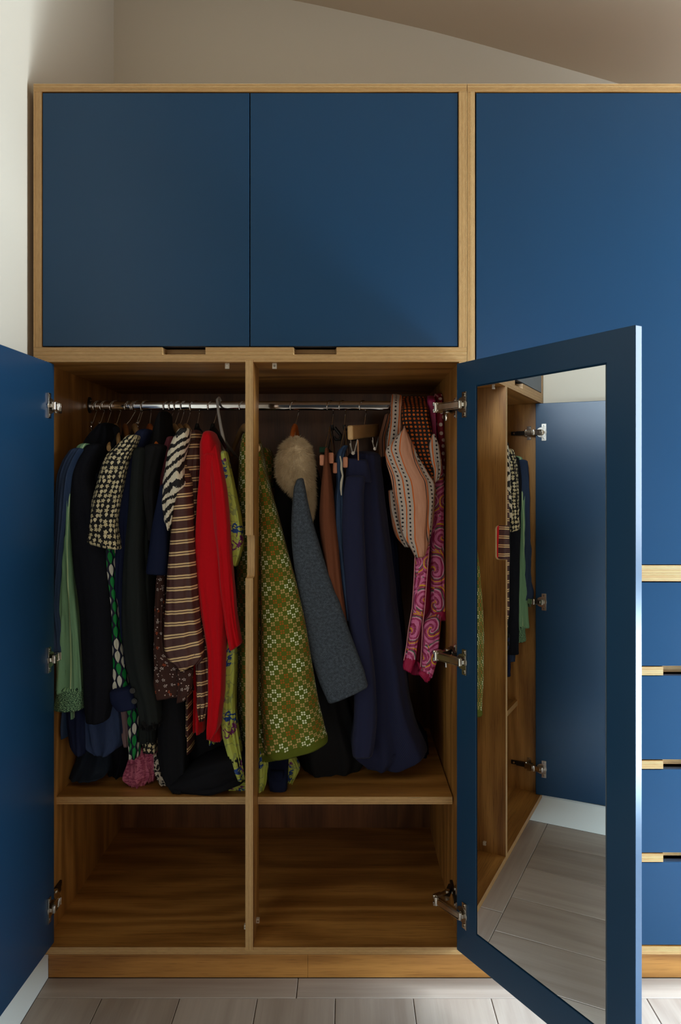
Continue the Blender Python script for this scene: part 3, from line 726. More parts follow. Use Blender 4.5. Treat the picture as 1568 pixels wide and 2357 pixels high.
    mb.add(vs, fs, 0, us, smooth=True)
    return mb.build(name, m, parent, label=label, sharp=False, kind=kind)
def prow(rows, Y, dep, yaw=0.0):
    """rows (xl, xr, y) or (xl, yl, xr, yr) in photograph pixels at depth Y (or a 4th/5th value) -> sections"""
    out = []
    for r in rows:
        r = list(r)
        if isinstance(r[-1], dict): d = r.pop(); 
        else: d = {}
        y_ = d.get('Y', Y); dp = d.get('d', dep); yw = d.get('yaw', yaw)
        if len(r) == 3: xl, xr, y = r; yl = yr = y
        else: xl, yl, xr, yr = r
        L = P(xl, yl, y_); Rr = P(xr, yr, y_); c = (L + Rr) / 2; a = (Rr - L) / 2
        a = a + np.array([0, math.tan(yw) * np.linalg.norm(a), 0])
        out.append([*c, *a, math.sin(-yw) * dp / 2, dp / 2, 0])
    return out
def sleeve(name, rows, m, parent, Y=0.12, dep=0.07, yaw=0.0, **k): return cloth(name, prow(rows, Y, dep, yaw), m, parent, **k)
def body(name, hx, ztop, zbot, m, parent, th=0.026, y0=0.14, y1=0.48, yc=0.308, flare=0.0, lean=0.0, lx=0.0, seed=1, top='close', **k):
    """the hanging body of a garment seen edge on; hx = hook position on the rail in pixels at the rail's depth; sloping shoulders"""
    X = P(hx, 934, 0.308)[0]; ztop -= 0.018; secs = []
    for s, wd in ((0.0, 0.20), (0.03, 0.42), (0.07, 0.78), (0.12, 1.0), (0.45, 1.0), (1.0, 1.0)):
        z = ztop + (zbot - ztop) * s if s > 0.12 else ztop - s * 0.75
        hy0 = yc - (yc - y0) * wd; hy1 = yc + (y1 - yc) * wd; cy = (hy0 + hy1) / 2; hb = (hy1 - hy0) / 2
        tt = th * (0.6 + 0.4 * min(1, s / 0.12)) / 2 * (1 + flare * s)
        secs.append([X + lx * s, cy, z, tt, 0, 0, lean * hb, hb, 0])
    return cloth(name, secs, m, parent, N=44, M=56, folds=4.0, amp=k.pop('amp', 0.05), seed=seed, top=top, sq=0.7, **k)

# ---------------------------------------------------------------- hangers
def arc(cx, cy, cz, r, a0, a1, n, yaw):
    return [(cx + math.sin(yaw) * r * math.cos(R(a)), cy + math.cos(yaw) * r * math.cos(R(a)), cz + r * math.sin(R(a))) for a in np.linspace(a0, a1, n)]
def hook(px, yaw=0.5, neck=0.050, r=0.0185, rad=0.0015, mt=None, name='hook', parent=None, lean=0.0, tw=False):
    X, _, _ = P(px, 934, 0.308); cz = 1.3835 - 0.004; cy = 0.308
    pts = arc(X, cy, cz, r, 205, -35, 16, yaw)
    pts = [(p[0], p[1], p[2]) for p in pts]
    zb = cz - neck
    pts += [(X + math.sin(yaw) * r * 0.35 + lean * 0.5, cy + math.cos(yaw) * r * 0.35, cz - 0.6 * neck - 0.006), (X + lean, cy, zb)]
    m = MB().tube(pts, rad, 8)
    if tw:
        n = 26; tl = 0.045
        for q in (0, PI):
            m.tube([(X + lean + 0.0016 * math.cos(q + 5 * PI * i / n), cy + 0.0016 * math.sin(q + 5 * PI * i / n), zb + 0.012 - tl * i / n) for i in range(n + 1)], rad * 0.9, 6)
    m.build(name, mt or CHROME, parent)
    return Vector((X + lean, cy, zb))
def hanger(kind, px, label, group=None, yaw=0.35, lean=0.0, neck=0.050, half=0.20, drop=0.065, wmat=None, tw=None):
    h = thing(kind, label, 'hanger', tuple(P(px, 934, 0.308)))
    tip = hook(px, 0.75, neck, parent=h, lean=lean, tw=(kind == 'wire_hanger'), mt=(CHROME if kind != 'plastic_hanger' or wmat is BLACKP else None)) if kind != 'tubular_hanger' else None
    d = Vector((math.sin(yaw), -math.cos(yaw), 0))                 # towards the front
    if kind == 'wooden_hanger':
        for s_, nm in ((1, 'arm'), (-1, 'arm')):
            m = MB(); pts = []; rr = []
            for i in range(11):
                t = i / 10; pts.append(tip + d * (s_ * half * t) + Vector((0, 0, -0.006 - drop * t ** 1.5))); rr.append(0.0125 - 0.004 * t)
            m.tube(pts, rr, 12, rz=0.62); m.build(nm, wmat or HW_L, h)
        MB().cyl(tip + Vector((0, 0, -0.002)), tip + Vector((0, 0, 0.004)), 0.004, 10).build('ferrule', NICK, h)
    elif kind == 'wire_hanger':
        z0 = -0.035; m = MB()
        a = tip + Vector((0, 0, z0)); f_ = tip + d * half + Vector((0, 0, z0 - drop - 0.03)); b = tip - d * half + Vector((0, 0, z0 - drop - 0.03))
        m.tube([a, a + d * 0.03 + Vector((0, 0, -0.008)), f_, f_ + d * 0.004 + Vector((0, 0, -0.010)), b + Vector((0, 0, -0.012)), b, a - d * 0.03 + Vector((0, 0, -0.008)), a], 0.0012, 6)
        m.build('frame', NICK, h)
    elif kind in ('plastic_hanger',):
        m = MB(); m.tube([tip + Vector((0, 0, 0.006)), tip + Vector((0, 0, -0.012))], [0.004, 0.009], 10)
        for s_ in (1, -1):
            m.tube([tip + d * (s_ * half * t) + Vector((0, 0, -0.010 - drop * t ** 1.4)) for t in np.linspace(0, 1, 9)], [0.0085 - 0.003 * t for t in np.linspace(0, 1, 9)], 10, rz=0.6)
        m.build('frame', wmat or BLACKP, h)
    bpy.context.view_layer.update()
    return h, tip

# ================================================================ HANGERS AND CLOTHES, LEFT TO RIGHT
def zz(py, Y): return float(P(0, py, Y)[2])
def garment(name, label, cat, hx, group=None): return thing(name, label, cat, tuple(P(hx, 980, 0.308)), group)
hanger('wire_hanger', 210, 'thin wire hanger nearest the left side panel, holding the blue-grey shirt')
hanger('wire_hanger', 228, 'thin wire hanger second from the left side panel, holding the pale green blouse')
hanger('wooden_hanger', 244, 'wooden hanger under the long black-navy knit cardigan')
hanger('wooden_hanger', 266, 'pale wooden hanger with the dark denim jacket, left of the brown wooden hanger')
hanger('wooden_hanger', 300, 'brown wooden hanger with a bare sloping arm above the cream flower blouse', lean=-0.014, half=0.19, drop=0.10, wmat=HW_M)
hanger('wooden_hanger', 313, 'pale wooden hanger right of the brown wooden hanger, with a navy shirt', lean=-0.004)
hanger('wire_hanger', 317, 'twisted wire hanger between the pale and the orange wooden hangers')
hanger('wooden_hanger', 337, 'orange varnished wooden hanger, only its top showing above navy cloth', lean=0.009, wmat=HW_O)
hanger('plastic_hanger', 388, 'thick black plastic hanger holding the black hooded coat', wmat=BLACKP)
hanger('wooden_hanger', 401, 'pale wooden hanger just right of the thick black hanger', half=0.17)
hanger('wooden_hanger', 413, 'middle one of three pale wooden hangers above the jagged black and cream top', half=0.17)
hanger('wooden_hanger', 428, 'pale wooden hanger at the collar of the jagged black and cream top', half=0.17)
hanger('plastic_hanger', 449, 'slim black hanger under the brown striped shirt', wmat=BLACKP, lean=0.006)
hanger('plastic_hanger', 490, 'slim black hanger showing above the red cardigan', wmat=BLACKP)
# white tubular hanger
h = thing('plastic_hanger', 'white plastic tube hanger leaning over the rail beside the centre upright', 'hanger', tuple(P(505, 920, 0.29)))
a_ = [P(512, 938, 0.330), P(508, 922, 0.322), P(504, 915, 0.305), P(500, 920, 0.283), P(503, 950, 0.262), P(509, 985, 0.225), P(515, 1012, 0.190), P(517, 1048, 0.165)]
MB().tube([Vector(p) for p in a_], [.0025, .0032, .0036, .0036, .0038, .0042, .0044, .0042], 10).build('hook', WHITEP, h)
MB().tube([Vector(a_[-1]), Vector(P(519, 1085, 0.12)), Vector(P(526, 1110, 0.10))], 0.004, 10).build('arm', WHITEP, h)
MB().tube([Vector(a_[-2]), Vector(P(528, 1030, 0.30)), Vector(P(560, 1070, 0.50))], 0.004, 10).build('arm', WHITEP, h)
hanger('wooden_hanger', 562, 'wooden hanger half hidden behind the centre upright, holding the moss green coat', half=0.17)

# 1 blue-grey shirt
g = garment('shirt', 'blue-grey cotton shirt at the far left, against the side panel', 'shirt', 210)
body('body', 214, 1.290, 0.55, M_BLUES, g, th=0.026, y0=0.11, y1=0.53, seed=3)
sleeve('sleeve', [(166, 196, 1038), (150, 182, 1062), (137, 170, 1100), (130, 160, 1200), (128, 150, 1300), (127, 144, 1400), (126, 151, 1450), (126, 152, 1497)], M_BLUES, g, Y=0.070, dep=0.07, seed=4, amp=0.16)
# 2 pale green blouse
g = garment('blouse', 'pale green striped gauze blouse with a speckled knit cuff, hanging second from the left', 'blouse', 228)
body('body', 231, 1.285, 0.60, M_BLOUSE, g, th=0.022, y0=0.10, y1=0.52, seed=5)
sleeve('sleeve', [(184, 206, 1028), (168, 188, 1060), (160, 176, 1100), (155, 170, 1180), (152, 168, 1240), (146, 172, 1300), (142, 182, 1400), (141, 187, 1450), (137, 191, 1510), (133, 194, 1584)], M_BLOUSE, g, Y=0.085, dep=0.07, seed=6, amp=0.17, folds=4)
sleeve('cuff', [(134, 194, 1582), (132, 195, 1600), (128, 195, 1626)], M_CUFF, g, Y=0.085, dep=0.072, seed=7, amp=0.03, N=16, label='speckled green knit cuff')
# 3 black cardigan
g = garment('cardigan', 'long black-navy knit cardigan between the green blouse and the cream flower blouse', 'cardigan', 244)
body('body', 252, 1.318, 0.52, M_BLACKK, g, th=0.03, y0=0.12, y1=0.53, seed=8)
sleeve('shoulder', [(236, 262, 985), (212, 262, 1010), (190, 250, 1050), (172, 235, 1090)], M_BLACKK, g, Y=0.16, dep=0.14, seed=9, N=24)
sleeve('sleeve', [(200, 240, 1030), (178, 225, 1060), (165, 215, 1100), (163, 232, 1160), (166, 245, 1220), (172, 250, 1300), (186, 258, 1400), (190, 262, 1480), (194, 262, 1560), (196, 258, 1610), (202, 250, 1652)], M_BLACKK, g, Y=0.100, dep=0.085, seed=10, amp=0.06)
# 4 dark denim jacket
g = garment('jacket', 'dark blue denim jacket behind the black cardigan, its shoulder seam showing', 'jacket', 266)
body('body', 268, 1.315, 0.70, M_DENIMD, g, th=0.028, y0=0.12, y1=0.53, seed=11)
sleeve('sleeve', [(246, 270, 988), (240, 268, 1015), (222, 256, 1060), (212, 246, 1110), (208, 242, 1180), (210, 246, 1300)], M_DENIMD, g, Y=0.18, dep=0.09, seed=12, amp=0.08)
# 5 cream flower blouse
g = garment('blouse', 'short-sleeved black blouse printed all over with small cream flowers', 'blouse', 317)
body('body', 300, 1.300, 0.75, M_CREAM, g, th=0.022, y0=0.13, y1=0.50, seed=13)
sleeve('sleeve', [(292, 320, 1008), (268, 312, 1030), (247, 300, 1052), (236, 292, 1080), (225, 284, 1120), (214, 277, 1160), (205, 272, 1205), (197, 1243, 279, 1262)], M_CREAM, g, Y=0.085, dep=0.07, seed=14, amp=0.07, folds=3)
sleeve('sleeve_underside', [(262, 276, 1180), (266, 285, 1225), (268, 1272, 285, 1248)], M_CREAM, g, Y=0.12, dep=0.04, seed=15, N=20)
sleeve('hem', [(330, 360, 1600), (329, 362, 1650), (330, 363, 1690), (331, 364, 1724)], M_CREAM, g, Y=0.17, dep=0.06, seed=16, amp=0.12, N=24)
# 6 drop print dress
g = garment('dress', 'navy dress printed with green and white drops, narrow sleeve below the cream flower blouse', 'dress', 308)
body('body', 306, 1.290, 0.52, M_DROPS, g, th=0.02, y0=0.20, y1=0.50, seed=17)
sleeve('sleeve', [(232, 268, 1240), (243, 270, 1290), (253, 272, 1350), (258, 276, 1400), (257, 281, 1450), (255, 289, 1500), (255, 297, 1550), (255, 1586, 301, 1582)], M_DROPS, g, Y=0.115, dep=0.055, seed=18, amp=0.10)
sleeve('skirt', [(290, 324, 1600), (296, 325, 1640), (298, 325, 1690), (299, 322, 1736)], M_DROPS, g, Y=0.150, dep=0.06, seed=19, amp=0.15, N=30)
c_ = sleeve('cuff', [(255, 1590, 312, 1580), (258, 1612, 320, 1598), (272, 1630, 322, 1620)], M_NAVYB, g, Y=0.108, dep=0.07, seed=20, amp=0.03, N=14, label='plain navy cuff with two dark buttons')
for px, py in ((306, 1589), (310, 1613)):
    q = Vector(P(px, py, 0.069)); m = MB(); m.cyl(q, q + Vector((0, -0.004, 0)), 0.0068, 20); m.cyl(q + Vector((0, -0.004, 0)), q + Vector((0, -0.0052, 0)), 0.0045, 16, 1)
    m.build('button', [BLACKP, DARKM], c_)
# 7 navy shirt
g = garment('shirt', 'long navy cotton shirt hanging between the cream flower blouse and the black hooded coat', 'shirt', 337)
body('body', 334, 1.322, 0.62, M_NAVYB, g, th=0.03, y0=0.10, y1=0.53, seed=21)
sleeve('sleeve', [(318, 350, 996), (298, 340, 1025), (283, 325, 1060), (276, 315, 1110), (272, 308, 1180), (270, 304, 1260), (268, 300, 1340), (266, 296, 1402)], M_NAVYB, g, Y=0.135, dep=0.08, seed=22, amp=0.09)
# 8 black hooded coat
g = garment('coat', 'long charcoal black coat with a raised hood, darkest and widest of the left clothes', 'coat', 388)
body('body', 376, 1.300, 0.53, M_CHAR, g, th=0.05, y0=0.10, y1=0.55, seed=23)
sleeve('hood', [(374, 388, 958), (362, 392, 985), (352, 396, 1015), (340, 392, 1050), (330, 376, 1090), (322, 368, 1130)], M_HOOD, g, Y=0.20, dep=0.13, seed=24, amp=0.10, N=36, label='hood hanging over the coat shoulder')
sleeve('front_panel', [(312, 342, 1040), (306, 340, 1100), (300, 338, 1180), (292, 336, 1260), (286, 338, 1340), (284, 342, 1430), (290, 346, 1500), (302, 356, 1560), (318, 368, 1610), (328, 372, 1655)], M_CHAR, g, Y=0.110, dep=0.09, seed=25, amp=0.05)
sleeve('sleeve', [(334, 384, 1030), (328, 374, 1070), (326, 366, 1110), (330, 366, 1150), (340, 364, 1200), (344, 360, 1240)], M_HOOD, g, Y=0.115, dep=0.07, seed=26, amp=0.10, N=36)
sleeve('lace_edge', [(328, 372, 1652), (332, 372, 1666)], M_LACE, g, Y=0.110, dep=0.09, seed=27, amp=0.2, folds=9, N=8, label='black lace edge')
# 9 wine jersey top
g = garment('top', 'dusty wine jersey top, a narrow strip beside the jagged black and cream top', 'top', 401)
body('body', 401, 1.315, 0.85, M_ROSE, g, th=0.014, y0=0.15, y1=0.47, seed=28)
sleeve('sleeve', [(386, 402, 1010), (376, 398, 1040), (370, 392, 1080), (367, 386, 1130), (366, 380, 1170)], M_ROSE, g, Y=0.145, dep=0.05, seed=29, N=30)
# 10 navy tee
g = garment('t_shirt', 'plain deep navy t-shirt with one short square-ended sleeve, left of the striped shirt', 't-shirt', 407)
body('body', 408, 1.30, 0.80, M_NAVYT, g, th=0.012, y0=0.14, y1=0.48, seed=30)
sleeve('sleeve', [(370, 392, 1120), (362, 390, 1160), (352, 389, 1210), (344, 389, 1265), (337, 1316, 388, 1319)], M_NAVYT, g, Y=0.085, dep=0.05, seed=31, amp=0.04, folds=2, N=36)
# 11 small flower dress
g = garment('dress', 'dark brown dress with tiny white and orange flowers, below the brown striped shirt', 'dress', 413)
body('body', 418, 1.29, 0.62, M_BROWNF, g, th=0.014, y0=0.15, y1=0.46, seed=32)
sleeve('skirt_front', [(366, 386, 1310), (361, 386, 1360), (359, 384, 1430), (358, 388, 1490), (357, 428, 1530), (352, 443, 1570), (348, 1604, 446, 1590)], M_BROWNF, g, Y=0.120, dep=0.07, seed=33, amp=0.10, folds=4)
sleeve('skirt_fold', [(405, 444, 1540), (408, 442, 1580), (408, 1614, 430, 1606)], M_BROWNF, g, Y=0.085, dep=0.03, seed=34, amp=0.12, N=20)
# 12 zebra top
g = garment('top', 'cream satin top with jagged black animal stripes and a pointed sleeve', 'top', 428)
body('body', 424, 1.310, 0.95, M_ZEBRA, g, th=0.014, y0=0.15, y1=0.46, seed=35)
sleeve('sleeve', [(412, 438, 992), (400, 437, 1012), (389, 430, 1040), (384, 424, 1070), (379, 426, 1095), (377, 431, 1115), (376, 418, 1140), (375, 408, 1165), (380, 402, 1195), (389, 397, 1216)], M_ZEBRA, g, Y=0.065, dep=0.06, seed=36, amp=0.08)
# 13 striped shirt
g = garment('shirt', 'brown satin shirt with cream double stripes and long loose sleeves', 'shirt', 449)
body('body', 462, 1.305, 0.50, M_STRIPE, g, th=0.022, y0=0.13, y1=0.52, seed=37)
sleeve('collar', [(440, 464, 998), (438, 466, 1018), (444, 464, 1045), (448, 460, 1062)], M_STRIPE, g, Y=0.15, dep=0.07, seed=38, N=20, u0=0.01)
sleeve('front_panel', [(436, 462, 1020), (422, 464, 1055), (420, 462, 1090), (430, 462, 1140), (440, 460, 1200)], M_STRIPE, g, Y=0.125, dep=0.06, seed=39, N=30)
sleeve('sleeve', [(414, 436, 1050, {'Y': .14}), (413, 440, 1085, {'Y': .11}), (410, 442, 1118, {'Y': .085}), (406, 442, 1140), (400, 445, 1180), (394, 448, 1240), (389, 452, 1300), (384, 457, 1370), (381, 461, 1430), (379, 1480, 468, 1470), (386, 1508, 470, 1500), (408, 1528, 458, 1522), (420, 1538, 432, 1536)], M_STRIPE, g, Y=0.075, dep=0.075, seed=40, amp=0.07, folds=3, N=90)
sleeve('cuff', [(450, 1508, 464, 1492), (452, 1520, 468, 1500), (453, 1530, 469, 1512)], M_STRIPE, g, Y=0.068, dep=0.035, seed=41, amp=0.12, N=12)
sleeve('lower_sleeve', [(444, 472, 1380), (446, 474, 1440), (448, 480, 1500), (452, 483, 1560), (453, 484, 1610), (456, 478, 1636), (462, 472, 1652)], M_STRIPE, g, Y=0.115, dep=0.05, seed=42, amp=0.13, N=50)
# 14 red cardigan
g = garment('cardigan', 'bright scarlet cardigan, the only red garment on the left rail', 'cardigan', 490)
body('body', 484, 1.300, 0.55, M_RED, g, th=0.03, y0=0.12, y1=0.52, seed=43)
sleeve('shoulder', [(470, 498, 1004), (464, 505, 1022), (463, 508, 1050), (463, 514, 1085)], M_RED, g, Y=0.12, dep=0.11, seed=44, amp=0.04, N=24)
sleeve('front_panel', [(464, 506, 1050), (460, 516, 1100), (455, 520, 1160), (452, 524, 1240), (454, 524, 1320), (462, 526, 1390), (472, 524, 1450), (480, 522, 1510), (481, 520, 1580), (480, 514, 1630), (478, 508, 1670), (480, 494, 1690)], M_RED, g, Y=0.095, dep=0.075, seed=45, amp=0.09, folds=4)
sleeve('sleeve', [(478, 502, 1012, {'Y': .12}), (482, 509, 1045, {'Y': .095}), (486, 516, 1085, {'Y': .078}), (490, 525, 1140), (494, 530, 1200), (502, 534, 1270), (508, 541, 1350), (518, 547, 1420), (524, 554, 1462), (530, 1492, 557, 1476)], M_RED, g, Y=0.072, dep=0.06, seed=46, amp=0.10, folds=3)
sleeve('hem', [(484, 512, 1640), (486, 514, 1696)], M_RED, g, Y=0.15, dep=0.07, seed=47, N=14)
# 15 lime dress
g = garment('dress', 'lime green dress with sketched purple flowers, beside the centre upright', 'dress', 508)
body('body', 512, 1.272, 0.52, M_LIME, g, th=0.022, y0=0.13, y1=0.50, seed=48)
sleeve('sleeve', [(510, 524, 1044), (510, 530, 1070), (513, 537, 1100), (518, 547, 1145), (524, 557, 1190), (530, 562, 1235), (534, 560, 1262), (538, 548, 1298)], M_LIME, g, Y=0.105, dep=0.055, seed=49, amp=0.10)
sleeve('skirt', [(524, 548, 1470), (516, 546, 1540), (512, 544, 1600), (511, 546, 1650), (513, 552, 1690), (524, 558, 1730), (534, 562, 1758), (548, 566, 1785)], M_LIME, g, Y=0.125, dep=0.06, seed=50, amp=0.16, folds=5)
lh = [(0.548, 0.150, 0.430, 0.050, 0.0, 0, 0, 0.045, 0.012)]
sleeve('skirt_hem', [(520, 1806, 566, 1790, {'Y': .14}), (524, 1815, 600, 1800, {'Y': .14}), (530, 1822, 606, 1822, {'Y': .135}), (545, 1829, 600, 1830, {'Y': .13})], M_LIME, g, dep=0.05, seed=51, amp=0.25, folds=5, bot='close', N=30)
sleeve('skirt_hem', [(596, 612, 1700, {'Y': .16}), (592, 618, 1745, {'Y': .15}), (590, 616, 1790, {'Y': .14}), (594, 606, 1822, {'Y': .13})], M_LIME, g, dep=0.05, seed=52, amp=0.22, folds=5, bot='close', N=30)
sleeve('skirt_hem', [(650, 676, 1735, {'Y': .20}), (654, 690, 1765, {'Y': .19}), (658, 678, 1796, {'Y': .18})], M_LIME, g, dep=0.05, seed=53, amp=0.2, folds=5, bot='close', N=24)
# 16 green coat behind the centre upright
g = garment('coat', 'moss green wool coat with a flecked diamond pattern, flaring from behind the centre upright', 'coat', 562)
rowsG = [(556, 600, 1012, {'d': .12}), (553, 610, 1050, {'d': .16}), (551, 614, 1090, {'d': .18}), (549, 626, 1140), (548, 646, 1220), (546, 668, 1300), (545, 692, 1400), (545, 708, 1480), (545, 722, 1560), (546, 738, 1640), (550, 755, 1694), (606, 1738, 756, 1704)]
rowsG = [(560, 596, 1006, {'d': .14}), (556, 604, 1030, {'d': .17}), (553, 612, 1075, {'d': .19}), (551, 622, 1120), (549, 641, 1190), (547, 655, 1265), (546, 672, 1340), (545, 690, 1430), (545, 703, 1520), (546, 716, 1610), (550, 1660, 726, 1660), (556, 1718, 735, 1690)]
cloth('body', prow(rowsG, 0.225, 0.20), M_GREEN, g, seed=54, amp=0.035, folds=2, N=90, M=72, sq=0.85)
cloth('front_panel', prow([(596, 604, 1030, {'Y': .22}), (597, 612, 1075, {'Y': .20}), (598, 622, 1120, {'Y': .175}), (599, 642, 1190, {'Y': .15}), (600, 662, 1265, {'Y': .13}), (600, 683, 1340, {'Y': .115}), (600, 703, 1430, {'Y': .105}), (600, 718, 1520, {'Y': .10}), (600, 733, 1610, {'Y': .10}), (604, 1668, 745, 1660, {'Y': .10}), (608, 1728, 754, 1692, {'Y': .10})], .1, .10), M_GREEN, g, seed=54, amp=0.04, folds=2, N=90, M=64, sq=0.8, u0=.003)
cloth('hem_facing', prow([(608, 1727, 754, 1691), (612, 1735, 755, 1698), (618, 1740, 755, 1704)], 0.10, 0.102), M_GREENH, g, seed=54, amp=0.04, folds=2, N=8, M=64, sq=0.8, label='plain moss green facing at the hem')
cloth('hem_facing', prow([(556, 1717, 735, 1689), (560, 1724, 736, 1695), (566, 1730, 736, 1701)], 0.225, 0.205), M_GREENH, g, seed=54, amp=0.035, folds=2, N=8, M=72, sq=0.85, label='plain moss green facing at the hem')
sleeve('sleeve', [(598, 626, 1040), (606, 636, 1065), (604, 640, 1095), (600, 632, 1120)], M_GREEN, g, Y=0.36, dep=0.12, seed=55, N=24)

# lower clothes at the bottom left
g = garment('trousers', 'dark denim jeans, folded so that the hem lies on the shelf at the far left', 'trousers', 222)
secs = prow([(205, 258, 1640, {'Y': .26}), (196, 262, 1700, {'Y': .24}), (184, 262, 1735, {'Y': .215}), (172, 258, 1765, {'Y': .195}), (164, 1787, 250, 1779, {'Y': .175})], .2, .09)
cloth('legs', secs, M_DENIMD, g, seed=56, amp=0.10, folds=3, N=40)
g = garment('skirt', 'very dark navy skirt lying low behind the jeans hem on the shelf', 'skirt', 250)
sleeve('skirt_panel', [(240, 300, 1640), (246, 302, 1710), (250, 300, 1750), (252, 1780, 292, 1784)], M_BLACKK, g, Y=0.235, dep=0.08, seed=57, N=30, amp=.12)
g = garment('shirt', 'mid blue denim shirt, its rounded hem below the black-navy cardigan sleeve', 'shirt', 236)
sleeve('shirt_tail', [(196, 270, 1560), (194, 280, 1620), (192, 286, 1660), (195, 289, 1695), (206, 278, 1718), (222, 262, 1727)], M_DENIMB, g, Y=0.155, dep=0.08, seed=58, N=40, amp=.12, folds=4)
g = garment('trousers', 'narrow dark blue cotton trousers below the green blouse cuff', 'trousers', 216)
sleeve('legs', [(158, 200, 1560), (158, 200, 1630), (161, 201, 1680), (166, 202, 1715), (176, 200, 1727)], M_NAVYB, g, Y=0.135, dep=0.07, seed=59, N=40, amp=.12)
g = garment('blouse', 'mauve-grey cotton strip between the blue denim shirt and the drop print dress', 'blouse', 296)
sleeve('hem', [(262, 296, 1600), (270, 297, 1632), (280, 299, 1680), (288, 300, 1712)], M_MAUVE, g, Y=0.165, dep=0.04, seed=60, N=30, amp=.12)
g = garment('dress', 'rose pink printed dress, its two pointed hems touching the shelf', 'dress', 325)
sleeve('skirt', [(312, 326, 1690, {'Y': .19}), (305, 334, 1725, {'Y': .18}), (294, 344, 1760, {'Y': .17}), (285, 1788, 346, 1782, {'Y': .16}), (300, 1801, 334, 1803, {'Y': .16})], M_PINK, g, dep=0.05, seed=61, N=40, amp=.2, folds=5)
sleeve('skirt', [(334, 366, 1700, {'Y': .19}), (338, 368, 1730, {'Y': .185}), (340, 362, 1765, {'Y': .18}), (346, 358, 1790, {'Y': .175})], M_PINK, g, dep=0.05, seed=62, N=36, amp=.2, folds=4)
g = garment('scarf', 'black and pale sketched print scarf end lying on the shelf beside the rose pink hem', 'scarf', 360)
sleeve('scarf_end', [(354, 370, 1735, {'Y': .17}), (356, 378, 1765, {'Y': .165}), (358, 388, 1785, {'Y': .16}), (366, 1798, 396, 1804, {'Y': .15})], M_BW, g, dep=0.035, seed=63, N=36, amp=.2, folds=4)
g = garment('trousers', 'black wool trousers hanging low, their legs spread along the shelf', 'trousers', 440)
sleeve('leg', [(372, 428, 1590, {'Y': .17}), (367, 430, 1640, {'Y': .165}), (366, 433, 1700, {'Y': .16}), (368, 434, 1745, {'Y': .15}), (378, 432, 1785, {'Y': .14}), (398, 428, 1812, {'Y': .125})], M_BLACKT, g, dep=0.075, seed=64, N=50, amp=.08, folds=3)
def px3(px, py, Y): return P(px, py, Y)
def run(pts, w, h, m, name, par, **k):
    """cloth laid roughly level: pts = (px, py, Y) along it; half-size w (up) and h (depth)"""
    secs = []
    for i, (px, py, Y, *r) in enumerate(pts):
        ww = r[0] if r else w; hh = r[1] if len(r) > 1 else h
        secs.append([*P(px, py, Y), 0, 0, ww, 0, hh, 0])
    return cloth(name, secs, m, par, **k)
run([(404, 1796, .15, .014, .05), (430, 1792, .15, .030, .06), (470, 1780, .15, .044, .07), (510, 1768, .15, .046, .07), (545, 1760, .15, .044, .06), (572, 1752, .16, .040, .05), (590, 1748, .17, .03, .04)], .04, .05, M_BLACKT, 'leg', g, seed=65, amp=.08, folds=3, N=50, bot='close')
run([(440, 1812, .130, .008, .03), (480, 1806, .13, .016, .045), (520, 1795, .13, .018, .05), (558, 1782, .14, .016, .045)], .02, .05, M_BLACKT, 'cuff', g, seed=66, amp=.08, folds=3, N=30, bot='close')
sleeve('seat', [(420, 520, 1600), (424, 530, 1660), (430, 545, 1710), (440, 550, 1760)], M_BLACKT, g, Y=0.26, dep=0.16, seed=67, N=30, amp=.1)

# ---------------------------------------------------------------- right-hand compartment
# navy trouser leg next to the upright
g = garment('trousers', 'slim navy trouser leg hanging to the shelf just right of the centre upright', 'trousers', 612)
sleeve('leg', [(612, 664, 1712, {'Y': .20}), (612, 665, 1735, {'Y': .185}), (614, 664, 1765, {'Y': .160}), (618, 663, 1795, {'Y': .135}), (622, 1820, 661, 1821, {'Y': .13})], M_NAVYT, g, Y=0.140, dep=0.045, seed=70, N=36, amp=.04, sq=.6)
# blue-grey coat with fur collar
hanger('wooden_hanger', 679, 'orange wooden hanger under the cream fur collar', wmat=HW_O, yaw=-0.1, half=0.13, drop=0.16)
g = garment('coat', 'blue-grey wool coat with a cream fur collar, one sleeve swung out to the right', 'coat', 679)
sleeve('body', [(655, 712, 1040), (640, 735, 1090), (632, 748, 1160), (640, 752, 1250), (655, 760, 1350), (665, 770, 1450), (672, 790, 1550), (678, 812, 1640), (684, 832, 1700), (690, 838, 1740), (712, 812, 1778), (735, 785, 1786)], M_HOOD, g, Y=0.275, dep=0.14, seed=71, amp=0.10, folds=3, N=70)
sleeve('sleeve', [(682, 1108, 699, 1104), (677, 703, 1122), (674, 708, 1150), (671, 720, 1200), (672, 735, 1250), (677, 750, 1300), (685, 768, 1350), (695, 1405, 785, 1390), (704, 1455, 801, 1440), (716, 1512, 820, 1490), (732, 1562, 836, 1532), (755, 1616, 848, 1575)], M_GRAY, g, Y=0.120, dep=0.045, seed=72, amp=0.03, folds=2, N=80, sq=0.7)
